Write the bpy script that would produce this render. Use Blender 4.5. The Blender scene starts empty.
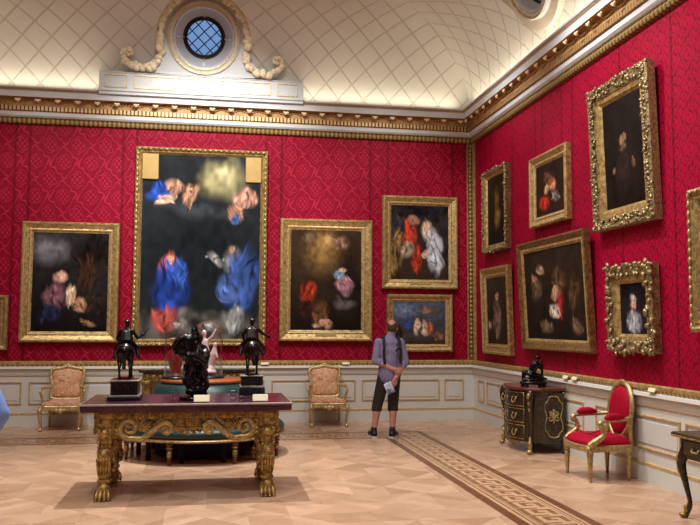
import bpy, math, random
import numpy as np
from mathutils import Vector, Matrix, Euler

random.seed(7)
PI = math.pi
scene = bpy.context.scene
col = scene.collection

# ------------------------------------------------------------------ room dimensions (metres)
XR, XL = 4.62, -4.98          # right and left wall
YB, YF = 13.65, -7.0          # back wall and the wall behind the camera
XC = -0.18                    # room axis
Z_RED0, Z_RED1 = 1.03, 4.91   # red fabric between dado rail and cornice

# ------------------------------------------------------------------ tagging
def tag(o, label=None, cat=None, group=None, kind=None):
    if label: o['label'] = label
    if cat: o['category'] = cat
    if group: o['group'] = group
    if kind: o['kind'] = kind
    return o

def empty(name, loc=(0, 0, 0), rz=0.0, label=None, cat=None, group=None, kind=None):
    o = bpy.data.objects.new(name, None)
    col.objects.link(o)
    o.location = loc
    o.rotation_euler = (0, 0, rz)
    o.empty_display_size = 0.1
    return tag(o, label, cat, group, kind)

def copy_tree(o, parent=None):
    c = o.copy()
    col.objects.link(c)
    if parent is not None:
        c.parent = parent
    for ch in list(o.children):
        copy_tree(ch, c)
    return c

# ------------------------------------------------------------------ mesh builder
class MB:
    def __init__(self):
        self.v, self.f, self.m, self.s = [], [], [], []

    def add(self, verts, faces, mi=0, smooth=True, M=None):
        b = len(self.v)
        if M is not None:
            verts = [tuple(M @ Vector(p)) for p in verts]
        self.v.extend([tuple(p) for p in verts])
        for fc in faces:
            self.f.append(tuple(i + b for i in fc))
            self.m.append(mi)
            self.s.append(smooth)
        return self

    def box(self, c, s, mi=0, M=None, bev=0.0, rz=0.0):
        x, y, z = s[0] / 2, s[1] / 2, s[2] / 2
        T = Matrix.Translation(c) @ Matrix.Rotation(rz, 4, 'Z')
        if M is not None: T = M @ T
        if bev <= 0:
            vs = [(a, b, d) for d in (-z, z) for a, b in ((-x, -y), (x, -y), (x, y), (-x, y))]
            fs = [(3, 2, 1, 0), (4, 5, 6, 7)] + [(i, (i + 1) % 4, (i + 1) % 4 + 4, i + 4) for i in range(4)]
            return self.add(vs, fs, mi, False, T)
        bev = min(bev, x * .9, y * .9, z * .9)
        rings = []
        for zz, ins in ((-z, bev), (-z + bev, 0), (z - bev, 0), (z, bev)):
            X, Y, b = x - ins, y - ins, bev
            rings.append([(-X + b, -Y, zz), (X - b, -Y, zz), (X, -Y + b, zz), (X, Y - b, zz), (X - b, Y, zz), (-X + b, Y, zz), (-X, Y - b, zz), (-X, -Y + b, zz)])
        vs = [p for r in rings for p in r]
        fs = [tuple(range(7, -1, -1)), tuple(range(24, 32))]
        for k in range(3):
            for i in range(8):
                fs.append((k * 8 + i, k * 8 + (i + 1) % 8, (k + 1) * 8 + (i + 1) % 8, (k + 1) * 8 + i))
        return self.add(vs, fs, mi, False, T)

    def lathe(self, prof, n=24, c=(0, 0, 0), mi=0, M=None, smooth=True, sx=1.0, sy=1.0, rib=0, ribd=0.0):
        T = Matrix.Translation(c)
        if M is not None: T = M @ T
        vs = []
        for r, z in prof:
            for i in range(n):
                a = 2 * PI * i / n
                rr = r * (1 + (ribd * math.cos(a * rib) if rib else 0))
                vs.append((rr * math.cos(a) * sx, rr * math.sin(a) * sy, z))
        fs = []
        k = len(prof)
        for j in range(k - 1):
            for i in range(n):
                fs.append((j * n + i, j * n + (i + 1) % n, (j + 1) * n + (i + 1) % n, (j + 1) * n + i))
        if prof[0][0] > 1e-6: fs.append(tuple(range(n - 1, -1, -1)))
        if prof[-1][0] > 1e-6: fs.append(tuple((k - 1) * n + i for i in range(n)))
        return self.add(vs, fs, mi, smooth, T)

    def ell(self, c, r, mi=0, M=None, n=12, rings=7, rot=None):
        T = Matrix.Translation(c)
        if rot is not None: T = T @ Euler(rot).to_matrix().to_4x4()
        T = T @ Matrix.Diagonal((r[0], r[1], r[2], 1))
        if M is not None: T = M @ T
        prof = [(max(1e-7, math.cos(a)), math.sin(a)) for a in [-PI / 2 + PI * i / rings for i in range(rings + 1)]]
        vs = [(rr * math.cos(2 * PI * i / n), rr * math.sin(2 * PI * i / n), z) for rr, z in prof for i in range(n)]
        fs = []
        for j in range(rings):
            for i in range(n):
                fs.append((j * n + i, j * n + (i + 1) % n, (j + 1) * n + (i + 1) % n, (j + 1) * n + i))
        return self.add(vs, fs, mi, True, T)

    def cap(self, p0, p1, r0, r1, mi=0, M=None, n=12):
        """tapered capsule"""
        p0, p1 = Vector(p0), Vector(p1)
        d = p1 - p0
        L = max(d.length, 1e-6)
        q = d.to_track_quat('Z', 'Y').to_matrix().to_4x4()
        T = Matrix.Translation(p0) @ q
        if M is not None: T = M @ T
        prof = []
        for i in range(5):
            a = -PI / 2 + (PI / 2) * i / 4
            prof.append((max(1e-5, r0 * math.cos(a)), r0 * math.sin(a)))
        for i in range(5):
            a = (PI / 2) * i / 4
            prof.append((max(1e-5, r1 * math.cos(a)), L + r1 * math.sin(a)))
        vs = [(rr * math.cos(2 * PI * i / n), rr * math.sin(2 * PI * i / n), z) for rr, z in prof for i in range(n)]
        fs = []
        for j in range(len(prof) - 1):
            for i in range(n):
                fs.append((j * n + i, j * n + (i + 1) % n, (j + 1) * n + (i + 1) % n, (j + 1) * n + i))
        fs.append(tuple(range(n - 1, -1, -1)))
        k = len(prof) - 1
        fs.append(tuple(k * n + i for i in range(n)))
        return self.add(vs, fs, mi, True, T)

    def tube(self, pts, rad, n=8, closed=False, mi=0, M=None, flat=1.0):
        """tube along a polyline, rad a number or a list"""
        P = [Vector(p) for p in pts]
        k = len(P)
        R = [rad] * k if not hasattr(rad, '__len__') else list(rad)
        vs = []
        prevu = None
        for i in range(k):
            a = P[(i - 1) % k] if (closed or i > 0) else P[i]
            b = P[(i + 1) % k] if (closed or i < k - 1) else P[i]
            t = (b - a)
            if t.length < 1e-9: t = Vector((0, 0, 1))
            t.normalize()
            if prevu is None:
                ref = Vector((0, 0, 1)) if abs(t.z) < .9 else Vector((1, 0, 0))
                u = ref - t * ref.dot(t)
            else:
                u = prevu - t * prevu.dot(t)
                if u.length < 1e-6: u = t.orthogonal()
            u.normalize()
            prevu = u
            w = t.cross(u)
            for j in range(n):
                an = 2 * PI * j / n
                vs.append(P[i] + u * (R[i] * math.cos(an)) + w * (R[i] * flat * math.sin(an)))
        fs = []
        m = k if closed else k - 1
        for i in range(m):
            for j in range(n):
                fs.append((i * n + j, i * n + (j + 1) % n, ((i + 1) % k) * n + (j + 1) % n, ((i + 1) % k) * n + j))
        if not closed:
            fs.append(tuple(range(n - 1, -1, -1)))
            fs.append(tuple((k - 1) * n + j for j in range(n)))
        return self.add(vs, fs, mi, True, M)

    def prism(self, outline, z0, z1, mi=0, M=None, smooth=False, inset=0.0):
        """outline in the XY plane extruded along Z"""
        n = len(outline)
        if inset:
            cx = sum(p[0] for p in outline) / n; cy = sum(p[1] for p in outline) / n
            def sh(p):
                dx, dy = p[0] - cx, p[1] - cy
                L = math.hypot(dx, dy) or 1
                return (p[0] - dx / L * inset, p[1] - dy / L * inset)
            inn = [sh(p) for p in outline]
            vs = [(x, y, z0) for x, y in outline] + [(x, y, z1 - inset) for x, y in outline] + [(x, y, z1) for x, y in inn]
            fs = [tuple(range(n - 1, -1, -1)), tuple(range(2 * n, 3 * n))]
            for k in range(2):
                fs += [(k * n + i, k * n + (i + 1) % n, (k + 1) * n + (i + 1) % n, (k + 1) * n + i) for i in range(n)]
        else:
            vs = [(x, y, z0) for x, y in outline] + [(x, y, z1) for x, y in outline]
            fs = [tuple(range(n - 1, -1, -1)), tuple(range(n, 2 * n))] + [(i, (i + 1) % n, (i + 1) % n + n, i + n) for i in range(n)]
        return self.add(vs, fs, mi, smooth, M)

    def loft(self, rings, mi=0, M=None, smooth=True, cap=True):
        n = len(rings[0]); k = len(rings)
        vs = [p for r in rings for p in r]
        fs = []
        for j in range(k - 1):
            for i in range(n):
                fs.append((j * n + i, j * n + (i + 1) % n, (j + 1) * n + (i + 1) % n, (j + 1) * n + i))
        if cap:
            fs.append(tuple(range(n - 1, -1, -1)))
            fs.append(tuple((k - 1) * n + i for i in range(n)))
        return self.add(vs, fs, mi, smooth, M)

    def cushion(self, outline, puff, back=0.0, mi=0, M=None, rings=6):
        """outline in XY, puffed towards +Z; flat (or puffed by back) underneath"""
        n = len(outline)
        cx = sum(p[0] for p in outline) / n; cy = sum(p[1] for p in outline) / n
        R = []
        if back:
            for k in range(rings):
                a = (k + .15) / rings * PI / 2
                s = math.sin(a) ** .6; h = -back * math.cos(a)
                R.append([(cx + (x - cx) * s, cy + (y - cy) * s, h) for x, y in outline])
        for k in range(rings + 1):
            a = k / rings * PI / 2 * .97
            s = math.cos(a) ** .6; h = puff * math.sin(a)
            R.append([(cx + (x - cx) * s, cy + (y - cy) * s, h) for x, y in outline])
        return self.loft(R, mi, M)

    def mesh(self, name, mats):
        me = bpy.data.meshes.new(name)
        me.from_pydata(self.v, [], self.f)
        for m in (mats if isinstance(mats, (list, tuple)) else [mats]):
            me.materials.append(m)
        me.polygons.foreach_set('material_index', self.m)
        me.polygons.foreach_set('use_smooth', self.s)
        me.update()
        return me

    def build(self, name, mats, parent=None, loc=None, rz=0.0):
        me = self.mesh(name, mats)
        o = bpy.data.objects.new(name, me)
        col.objects.link(o)
        if parent is not None: o.parent = parent
        if loc is not None: o.location = loc
        if rz: o.rotation_euler = (0, 0, rz)
        return o

def fuse(mb, voxel=0.01, smooth=4, factor=0.5):
    """weld overlapping closed shapes into one continuous skin; returns a new MB"""
    me = mb.mesh('tmp', [])
    o = bpy.data.objects.new('tmp', me)
    col.objects.link(o)
    r = o.modifiers.new('r', 'REMESH'); r.mode = 'VOXEL'; r.voxel_size = voxel; r.use_smooth_shade = True
    if smooth:
        s = o.modifiers.new('s', 'SMOOTH'); s.factor = factor; s.iterations = smooth
    dg = bpy.context.evaluated_depsgraph_get()
    ev = o.evaluated_get(dg)
    m2 = ev.to_mesh()
    out = MB()
    out.add([tuple(v.co) for v in m2.vertices], [tuple(p.vertices) for p in m2.polygons], 0, True)
    ev.to_mesh_clear()
    bpy.data.objects.remove(o)
    bpy.data.meshes.remove(me)
    return out

def arc(cx, cy, r, a0, a1, n, ry=None):
    ry = r if ry is None else ry
    return [(cx + r * math.cos(a0 + (a1 - a0) * i / (n - 1)), cy + ry * math.sin(a0 + (a1 - a0) * i / (n - 1))) for i in range(n)]

def smooth_path(pts, n=8, closed=False):
    """Catmull-Rom through points"""
    P = [Vector(p) for p in pts]; k = len(P); out = []
    m = k if closed else k - 1
    for i in range(m):
        p0 = P[(i - 1) % k] if (closed or i > 0) else P[i]
        p1, p2 = P[i], P[(i + 1) % k]
        p3 = P[(i + 2) % k] if (closed or i + 2 < k) else p2
        for j in range(n):
            t = j / n
            out.append(0.5 * ((2 * p1) + (p2 - p0) * t + (2 * p0 - 5 * p1 + 4 * p2 - p3) * t * t + (3 * p1 - p0 - 3 * p2 + p3) * t ** 3))
    if not closed: out.append(P[-1])
    return out

def spiral(cx, cz, r0, r1, a0, turns, n=28):
    """points (x, z) of a volute winding inwards from r0 to r1"""
    return [(cx + (r0 + (r1 - r0) * i / (n - 1)) * math.cos(a0 + turns * 2 * PI * i / (n - 1)),
             cz + (r0 + (r1 - r0) * i / (n - 1)) * math.sin(a0 + turns * 2 * PI * i / (n - 1))) for i in range(n)]

# ------------------------------------------------------------------ node expression helper
class X:
    """a value in a node tree that can be combined with + - * / and functions"""
    def __init__(self, nt, s): self.nt, self.s = nt, s
    def _op(self, op, *args, clamp=False):
        n = self.nt.nodes.new('ShaderNodeMath'); n.operation = op; n.use_clamp = clamp
        for i, a in enumerate((self,) + args):
            if isinstance(a, X): self.nt.links.new(a.s, n.inputs[i])
            else: n.inputs[i].default_value = float(a)
        return X(self.nt, n.outputs[0])
    def __add__(self, o): return self._op('ADD', o)
    __radd__ = __add__
    def __mul__(self, o): return self._op('MULTIPLY', o)
    __rmul__ = __mul__
    def __sub__(self, o): return self._op('SUBTRACT', o)
    def __rsub__(self, o): return (self * -1) + o
    def __truediv__(self, o): return self._op('DIVIDE', o)
    def __neg__(self): return self * -1
    def fract(self): return self._op('FRACT')
    def floor(self): return self._op('FLOOR')
    def abs(self): return self._op('ABSOLUTE')
    def sin(self): return self._op('SINE')
    def cos(self): return self._op('COSINE')
    def gt(self, o): return self._op('GREATER_THAN', o)
    def lt(self, o): return self._op('LESS_THAN', o)
    def min(self, o): return self._op('MINIMUM', o)
    def max(self, o): return self._op('MAXIMUM', o)
    def clamp(self): return self._op('ADD', 0.0, clamp=True)
    def ramp(self, a, b): return ((self - a) / (b - a)).clamp()
    def inside(self, a, b): return self.gt(a) * self.lt(b)
    def mod2(self): return self._op('FLOORED_MODULO', 2.0)

class Mat:
    def __init__(self, name):
        self.m = bpy.data.materials.new(name)
        self.m.use_nodes = True
        self.nt = self.m.node_tree
        self.b = self.nt.nodes['Principled BSDF']
        self.out = self.nt.nodes['Material Output']
    def coord(self, kind='Object'):
        tc = self.nt.nodes.new('ShaderNodeTexCoord')
        sp = self.nt.nodes.new('ShaderNodeSeparateXYZ')
        self.nt.links.new(tc.outputs[kind], sp.inputs[0])
        self.vec = tc.outputs[kind]
        return [X(self.nt, sp.outputs[i]) for i in range(3)]
    def noise(self, scale, detail=3.0, rough=.6, vec=None, dist=0.0):
        n = self.nt.nodes.new('ShaderNodeTexNoise')
        n.inputs['Scale'].default_value = scale; n.inputs['Detail'].default_value = detail
        n.inputs['Roughness'].default_value = rough; n.inputs['Distortion'].default_value = dist
        if vec is None:
            tc = self.nt.nodes.new('ShaderNodeTexCoord'); vec = tc.outputs['Object']
        self.nt.links.new(vec, n.inputs['Vector'])
        return X(self.nt, n.outputs['Fac'])
    def voronoi(self, scale):
        n = self.nt.nodes.new('ShaderNodeTexVoronoi'); n.inputs['Scale'].default_value = scale
        tc = self.nt.nodes.new('ShaderNodeTexCoord')
        self.nt.links.new(tc.outputs['Object'], n.inputs['Vector'])
        return X(self.nt, n.outputs['Distance'])
    def rand(self, a, b, c=0.0):
        cmb = self.nt.nodes.new('ShaderNodeCombineXYZ')
        for i, q in enumerate((a, b, c)):
            if isinstance(q, X): self.nt.links.new(q.s, cmb.inputs[i])
            else: cmb.inputs[i].default_value = q
        w = self.nt.nodes.new('ShaderNodeTexWhiteNoise'); w.noise_dimensions = '3D'
        self.nt.links.new(cmb.outputs[0], w.inputs['Vector'])
        return X(self.nt, w.outputs['Value'])
    def mix(self, fac, a, b):
        n = self.nt.nodes.new('ShaderNodeMix'); n.data_type = 'RGBA'
        if isinstance(fac, X): self.nt.links.new(fac.s, n.inputs[0])
        else: n.inputs[0].default_value = fac
        for idx, q in ((6, a), (7, b)):
            if isinstance(q, (tuple, list)): n.inputs[idx].default_value = (*q[:3], 1)
            else: self.nt.links.new(q, n.inputs[idx])
        return n.outputs[2]
    def scale(self, colr, fac):
        n = self.nt.nodes.new('ShaderNodeVectorMath'); n.operation = 'SCALE'
        if isinstance(colr, (tuple, list)): n.inputs[0].default_value = colr[:3]
        else: self.nt.links.new(colr, n.inputs[0])
        if isinstance(fac, X): self.nt.links.new(fac.s, n.inputs['Scale'])
        else: n.inputs['Scale'].default_value = fac
        return n.outputs[0]
    def base(self, c):
        if isinstance(c, (tuple, list)): self.b.inputs['Base Color'].default_value = (*c[:3], 1)
        else: self.nt.links.new(c, self.b.inputs['Base Color'])
        return self
    def set(self, **k):
        names = dict(rough='Roughness', metal='Metallic', spec='Specular IOR Level', coat='Coat Weight', sheen='Sheen Weight', trans='Transmission Weight', ior='IOR', coatr='Coat Roughness')
        for q, v in k.items():
            i = self.b.inputs[names[q]]
            if isinstance(v, X): self.nt.links.new(v.s, i)
            else: i.default_value = v
        return self
    def bump(self, h, strength=.3, dist=.01):
        n = self.nt.nodes.new('ShaderNodeBump')
        n.inputs['Strength'].default_value = strength; n.inputs['Distance'].default_value = dist
        self.nt.links.new(h.s, n.inputs['Height'])
        self.nt.links.new(n.outputs[0], self.b.inputs['Normal'])
        return self

def S(r, g, b):
    """sRGB 0..255 to linear"""
    f = lambda c: (c / 255) / 12.92 if c <= 10 else (((c / 255) + .055) / 1.055) ** 2.4
    return (f(r), f(g), f(b))

def simple(name, c, rough=.5, metal=0.0, var=.25, scale=20.0, bump=0.0, **k):
    m = Mat(name)
    n = m.noise(scale)
    m.base(m.mix(n.ramp(.3, .7), tuple(q * (1 - var) for q in c), tuple(min(1, q * (1 + var)) for q in c)))
    m.set(rough=rough, metal=metal, **k)
    if bump: m.bump(n, bump, .01)
    return m.m
# ------------------------------------------------------------------ materials
def gilt(name, lo, hi, scale=28.0, rough=.38, metal=.8, bump=.35):
    m = Mat(name)
    n = m.noise(scale, 4, .65)
    v = m.noise(scale * 3.1, 2, .5)
    f = (n * .75 + v * .35).ramp(.38, .68)
    m.base(m.mix(f, lo, hi)).set(rough=rough, metal=metal)
    m.bump(n, bump, .008)
    return m.m

GOLD = gilt('gilt', S(112, 88, 48), S(204, 180, 124), metal=.5)
GOLD_PALE = gilt('pale_gilt', S(150, 124, 78), S(226, 204, 152), metal=.45)
GOLD_DARK = gilt('old_gilt', S(54, 42, 22), S(194, 158, 90), scale=22, metal=.5, bump=.6)
GOLD_FRAME = gilt('frame_gilt', S(108, 84, 46), S(214, 184, 122), scale=16, metal=.5)
GOLD_BROWN = gilt('dark_frame_gilt', S(74, 54, 30), S(168, 134, 82), scale=20, metal=.6)
GOLD_CARVED = gilt('carved_frame_gilt', S(60, 46, 26), S(180, 160, 114), scale=30, metal=.5, bump=.8)
GOLD_WALL = gilt('wall_gilt', S(136, 108, 60), S(200, 172, 112), scale=14, metal=.4, rough=.45)

WHITE = simple('cream_paint', S(206, 211, 214), .5, var=.03, scale=3)
WHITE_WARM = simple('warm_cream_paint', S(208, 209, 204), .5, var=.03, scale=3)
BROWN_FRIEZE = gilt('frieze_gilt', S(142, 104, 60), S(196, 154, 98), scale=9, metal=.15, rough=.55, bump=.2)
BLACK_BRONZE = simple('black_bronze', S(22, 21, 23), .2, .55, var=.5, scale=14, spec=.7)
BROWN_BRONZE = simple('dark_brown_bronze', S(34, 26, 22), .3, .6, var=.5, scale=18, spec=.6)
MATTE_BLACK = simple('matte_black', S(16, 13, 12), .95, 0, var=.2)
TABLET = simple('plain_gilt_tablet', S(176, 146, 86), .5, .35, var=.08, scale=5)
EBONY = simple('ebony', S(24, 22, 24), .3, 0, var=.3)
STONE_GREY = simple('grey_stone_edge', S(150, 140, 130), .4, .3, var=.2)
NAVY_STONE = simple('navy_stone', S(26, 28, 44), .25, 0, var=.3)
GREEN_LEATHER = simple('green_leather', S(14, 50, 52), .38, 0, var=.2, scale=8)
MAHOGANY = simple('mahogany', S(150, 84, 48), .3, 0, var=.2, scale=9)
WOOD_DARK = simple('dark_turned_wood', S(84, 46, 24), .35, 0, var=.3)
MARBLE_DARK = simple('dark_green_marble', S(52, 50, 42), .2, 0, var=.4, scale=12)
MARBLE_RED = simple('red_brown_marble', S(96, 46, 36), .2, 0, var=.35, scale=16)
CARD = simple('cream_card', S(238, 228, 196), .6, 0, var=.02)
SKIN = simple('skin', S(194, 138, 124), .5, 0, var=.08, scale=12)
HAIR = simple('grey_brown_hair', S(84, 66, 58), .7, 0, var=.4, scale=90)
TROUSER = simple('dark_brown_cotton', S(44, 34, 30), .85, 0, var=.2, scale=30)
SHOE = simple('black_shoe', S(22, 22, 26), .5, 0, var=.2)
SOLE = simple('white_sole', S(206, 204, 204), .6, 0, var=.05)
STRAP = simple('black_webbing', S(18, 18, 26), .7, 0, var=.2)
BLUE_SHIRT = simple('light_blue_shirt', S(120, 156, 224), .8, 0, var=.08, scale=10)
PORCELAIN = simple('pink_white_porcelain', S(222, 200, 198), .2, .1, var=.2, scale=16)
RED_LACQUER = simple('red_enamel', S(140, 26, 26), .3, 0, var=.25)
CORD_RED = simple('red_cord', S(150, 40, 44), .7, 0)

def mk_shirt():
    m = Mat('checked_purple_shirt')
    x, y, z = m.coord()
    a = ((x + y * .6) * 62).fract().gt(.5) * .5 + (z * 62).fract().gt(.5) * .5
    n = m.noise(9)
    m.base(m.scale(m.mix(a, S(108, 102, 142), S(156, 150, 190)), n * .5 + .75)).set(rough=.85)
    return m.m
SHIRT = mk_shirt()

def mk_leaflet():
    m = Mat('printed_leaflet')
    n = m.noise(14, 2)
    m.base(m.mix(n.ramp(.5, .6), S(206, 228, 255), S(120, 134, 170))).set(rough=.5)
    return m.m
LEAFLET = mk_leaflet()

def mk_porphyry():
    m = Mat('purple_porphyry')
    n = m.noise(60, 3); k = m.noise(4, 3)
    m.base(m.mix((n * .6 + k * .5).ramp(.4, .7), S(44, 19, 31), S(88, 46, 64))).set(rough=.2, spec=.5)
    return m.m
PORPHYRY = mk_porphyry()

def mk_damask(name, axis, ground, motif, seams, amt=1.0, size=1.0, lines=False):
    m = Mat(name)
    c = m.coord()
    u, v = c[axis], c[2]
    nz = (m.noise(5.5, 2) - .5) * (.07 if lines else .16)
    x = u / (.40 * size) + nz; y = v / (.52 * size) - nz
    w = 2 * PI
    g = (x * w).cos() + (y * w).cos()
    det = (x * (3 * w)).sin() * (y * (2 * w)).sin() + (x * (2 * w)).cos() * (y * (4 * w)).cos() * .6
    if lines:      # bright outlined ogees with a medallion in each
        gw = g + det * .22
        net = 1 - gw.abs().ramp(.06, .17)
        inner = 1 - ((gw.abs() - .5).abs()).ramp(.02, .07)
        ring = 1 - ((gw.abs() - 1.1).abs()).ramp(.03, .10)
        petal = g.abs().gt(1.35) * ((x * (6 * w)).cos() * (y * (6 * w)).cos()).gt(.1) * .8
        mk = (net.max(inner * (det.gt(.1)) * .6).max(ring).max(petal)).min(1.0) * amt
    else:
        f = (g * 5.2 + det * 1.9).sin()
        mask = f.ramp(.35, .75) * amt
        f2 = ((x * (5 * w)).cos() + (y * (5 * w)).cos() * 1.0 + g * 1.6).ramp(.6, 1.1) * (g.abs().lt(.9)) * .5 * amt
        mk = mask.max(f2)
    cl = m.noise(1.3, 2)
    colr = m.mix(mk, ground, motif)
    sm = None
    for s in seams:
        q = 1 - (u - s).abs().ramp(.008, .03)
        sm = q if sm is None else sm.max(q)
    shade = (1 - sm * .45) * (cl * .35 + .83)  # shadow of the seam folds darkened into the colour, plus random tone
    m.base(m.scale(colr, shade)).set(rough=.6, spec=.12)
    m.bump(mk, .12, .004)
    return m.m
DAMASK_BACK = mk_damask('crimson_damask_back', 0, S(130, 1, 33), S(192, 44, 76), [-4.3, -3.18, -2.96, -1.48, -1.26, .9, 1.17, 2.73, 3.05, 4.23], .55, 1.1, True)
DAMASK_SIDE = mk_damask('crimson_damask_side', 1, S(156, 3, 46), S(112, 2, 32), [13.01, 12.72, 11.75, 10.85, 10.6, 9.96, 9.63, 8.4, 7.35, 6.4, 5.2, 4.0], .95, .62)  # satin sheen painted into the motif: brighter on back wall, darker on side

def mk_beige():
    m = Mat('pink_beige_tapestry')
    c = m.noise(26, 3, .6, dist=1.2); d = m.noise(9, 2)
    base = m.mix(d.ramp(.4, .62), S(206, 160, 128), S(190, 118, 92))
    m.base(m.mix(c.ramp(.5, .62), base, S(224, 194, 150))).set(rough=.8, sheen=.2)
    return m.m
BEIGE = mk_beige()
def mk_red():
    m = Mat('crimson_silk')
    n = m.noise(40, 2)
    m.base(m.mix(n.ramp(.3, .7), S(146, 2, 32), S(168, 4, 46))).set(rough=.7, spec=.15)
    return m.m
RED_SILK = mk_red()

def mk_cove():
    m = Mat('trellised_cream_plaster')
    tc = m.nt.nodes.new('ShaderNodeTexCoord'); sp = m.nt.nodes.new('ShaderNodeSeparateXYZ')
    m.nt.links.new(tc.outputs['UV'], sp.inputs[0])
    u = X(m.nt, sp.outputs[0]); v = X(m.nt, sp.outputs[1])
    PU, PV = .45, .52
    a = ((u / PU + v / PV).fract() - .5).abs()
    b = ((u / PU - v / PV).fract() - .5).abs()
    d = (.5 - a).min(.5 - b)                      # distance to the nearest rib
    # the rib is a low rounded strip with a shallow groove either side
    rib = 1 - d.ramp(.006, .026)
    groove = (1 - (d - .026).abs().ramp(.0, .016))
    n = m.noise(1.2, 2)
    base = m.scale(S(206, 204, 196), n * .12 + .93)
    colr = m.mix(groove * .45, base, S(150, 130, 100))  # shadow line along each groove painted into the plaster colour
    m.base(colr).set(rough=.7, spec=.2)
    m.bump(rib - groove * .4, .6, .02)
    return m.m
COVE = mk_cove()
CEIL = simple('ceiling_plaster', S(214, 206, 188), .8, 0, var=.03, scale=2)

def mk_dentil(axis):
    lo_, hi_ = ((92, 62, 30), (206, 176, 120)) if axis == 0 else ((124, 92, 54), (176, 140, 92))
    m = Mat('dentil_gilt_%s' % 'xy'[axis])
    c = m.coord()
    t = (c[axis] / .062).fract()
    s = (t - .5).abs().lt(.3)
    m.base(m.mix(s, S(*lo_), S(*hi_))).set(rough=.45, metal=.3)
    m.bump(s, .5, .02)
    return m.m
DENTIL = [mk_dentil(0), mk_dentil(1)]

def mk_leafband(axis):
    m = Mat('leaf_gilt_%s' % 'xy'[axis])
    c = m.coord()
    t = (c[axis] / .075)
    s = ((t * 2 * PI).sin() * .5 + (c[2] * 60).sin() * .3 + m.noise(30) * .6)
    m.base(m.mix(s.ramp(-.2, .8), S(104, 80, 44), S(186, 158, 100))).set(rough=.45, metal=.4)
    m.bump(s, .6, .02)
    return m.m
LEAF = [mk_leafband(0), mk_leafband(1)]

def mk_floor():
    m = Mat('parquet')
    x, y, z = m.coord()
    xs = x - XC
    # diagonal parquet squares, each with planks and a split tone
    c = .5
    s = (x + y) / (c * 1.41421); t = (x - y) / (c * 1.41421)
    si, ti = s.floor(), t.floor()
    fs, ft = s.fract(), t.fract()
    chk = (si + ti).mod2()
    al = fs * chk + ft * (1 - chk)
    ac = ft * chk + fs * (1 - chk)
    pl = (al * 4).floor()
    tone = m.rand(si, ti, pl)
    tri = (fs - ft).gt(0)
    tri2 = (fs + ft).gt(1)
    q = m.rand(si, ti, tri * 2 + tri2 + 9)
    grain = m.noise(18, 3, .6)
    edge = (al * 4).fract()
    joint = edge.lt(.03).max(ac.lt(.012)) * .35
    tn = tone * .4 + q * .28 + grain * .42
    wood = m.mix(tn.ramp(.1, 1.0), S(164, 128, 100), S(212, 177, 148))
    wood = m.scale(wood, 1 - joint * .5)
    # inlaid border running round the room
    D = (xs.abs() - 3.43).max(y - 12.24)
    w = -D
    along = (xs.abs() - 3.43).gt(y - 12.24)
    L = y * along + x * (1 - along)
    inb = w.inside(0, .70)
    ground = m.scale(S(202, 164, 128), grain * .25 + .87)
    dark = m.scale(S(112, 74, 52), grain * .5 + .75)
    strips = w.inside(.0, .095).max(w.inside(.60, .70)).max(w.inside(.125, .142)).max(w.inside(.165, .175)).max(w.inside(.545, .562)).max(w.inside(.51, .52))
    P = .27
    k = (L / P).fract()
    h = ((w - .20) / .30)
    rect = lambda a, b, e, f: k.inside(a, b) * h.inside(e, f)
    key = rect(0, .72, .0, .18).max(rect(.56, .72, .0, .66)).max(rect(.22, .72, .48, .66)).max(rect(.22, .36, .32, .66))
    key = key.max(rect(.82, .96, .34, 1)).max(rect(.0, .96, .82, 1))
    bcol = m.mix(key * .8, ground, dark)
    bcol = m.mix(strips, bcol, dark)
    m.base(m.mix(inb, wood, bcol))
    m.set(rough=q * .16 + .2, spec=.4)
    return m.m
FLOOR = mk_floor()

def mk_glass(name, tint=(1, 1, 1), gloss=.12):
    m = Mat(name)
    nt = m.nt
    tr = nt.nodes.new('ShaderNodeBsdfTransparent'); tr.inputs[0].default_value = (*tint, 1)
    gl = nt.nodes.new('ShaderNodeBsdfGlossy'); gl.inputs['Roughness'].default_value = .03
    fr = nt.nodes.new('ShaderNodeLayerWeight'); fr.inputs[0].default_value = .5
    mx = nt.nodes.new('ShaderNodeMixShader')
    fc = X(nt, fr.outputs[1]); f = (fc * fc * .5 + fc * .25 + gloss * .6).clamp()
    nt.links.new(f.s, mx.inputs[0]); nt.links.new(tr.outputs[0], mx.inputs[1]); nt.links.new(gl.outputs[0], mx.inputs[2])
    nt.links.new(mx.outputs[0], m.out.inputs['Surface'])
    return m.m
GLASS = mk_glass('clear_glass', (.97, .97, .98))
PANE = mk_glass('window_glass', (.85, .95, 1))
ACRYLIC = mk_glass('clear_acrylic', (.9, .82, .86), .3)
REVEAL = simple('grey_reveal_paint', S(176, 178, 188), .6, 0, var=.03)
LATTICE = simple('dark_window_lead', S(30, 26, 24), .5, .2)

def mk_veneer():
    m = Mat('tortoiseshell_and_brass_veneer')
    n = m.noise(32, 3, .6, dist=2.0); k = m.noise(8, 2)
    base = m.mix(k.ramp(.3, .7), S(26, 21, 16), S(50, 36, 22))
    m.base(m.mix(n.ramp(.56, .62), base, S(86, 68, 38))).set(rough=.25, spec=.6)
    return m.m
VENEER = mk_veneer()
CANVAS_M = None
def mk_canvas():
    m = Mat('oil_paint')
    a = m.nt.nodes.new('ShaderNodeVertexColor'); a.layer_name = 'paint'
    n = m.noise(70, 3)
    m.base(m.scale(a.outputs[0], n * .4 + .8)).set(rough=.5, spec=.06)
    return m.m
CANVAS_M = mk_canvas()
# ------------------------------------------------------------------ room shell
def slab(name, c, s, mat):
    o = MB().box(c, s).build(name, mat)
    return tag(o, kind='structure')

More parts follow.
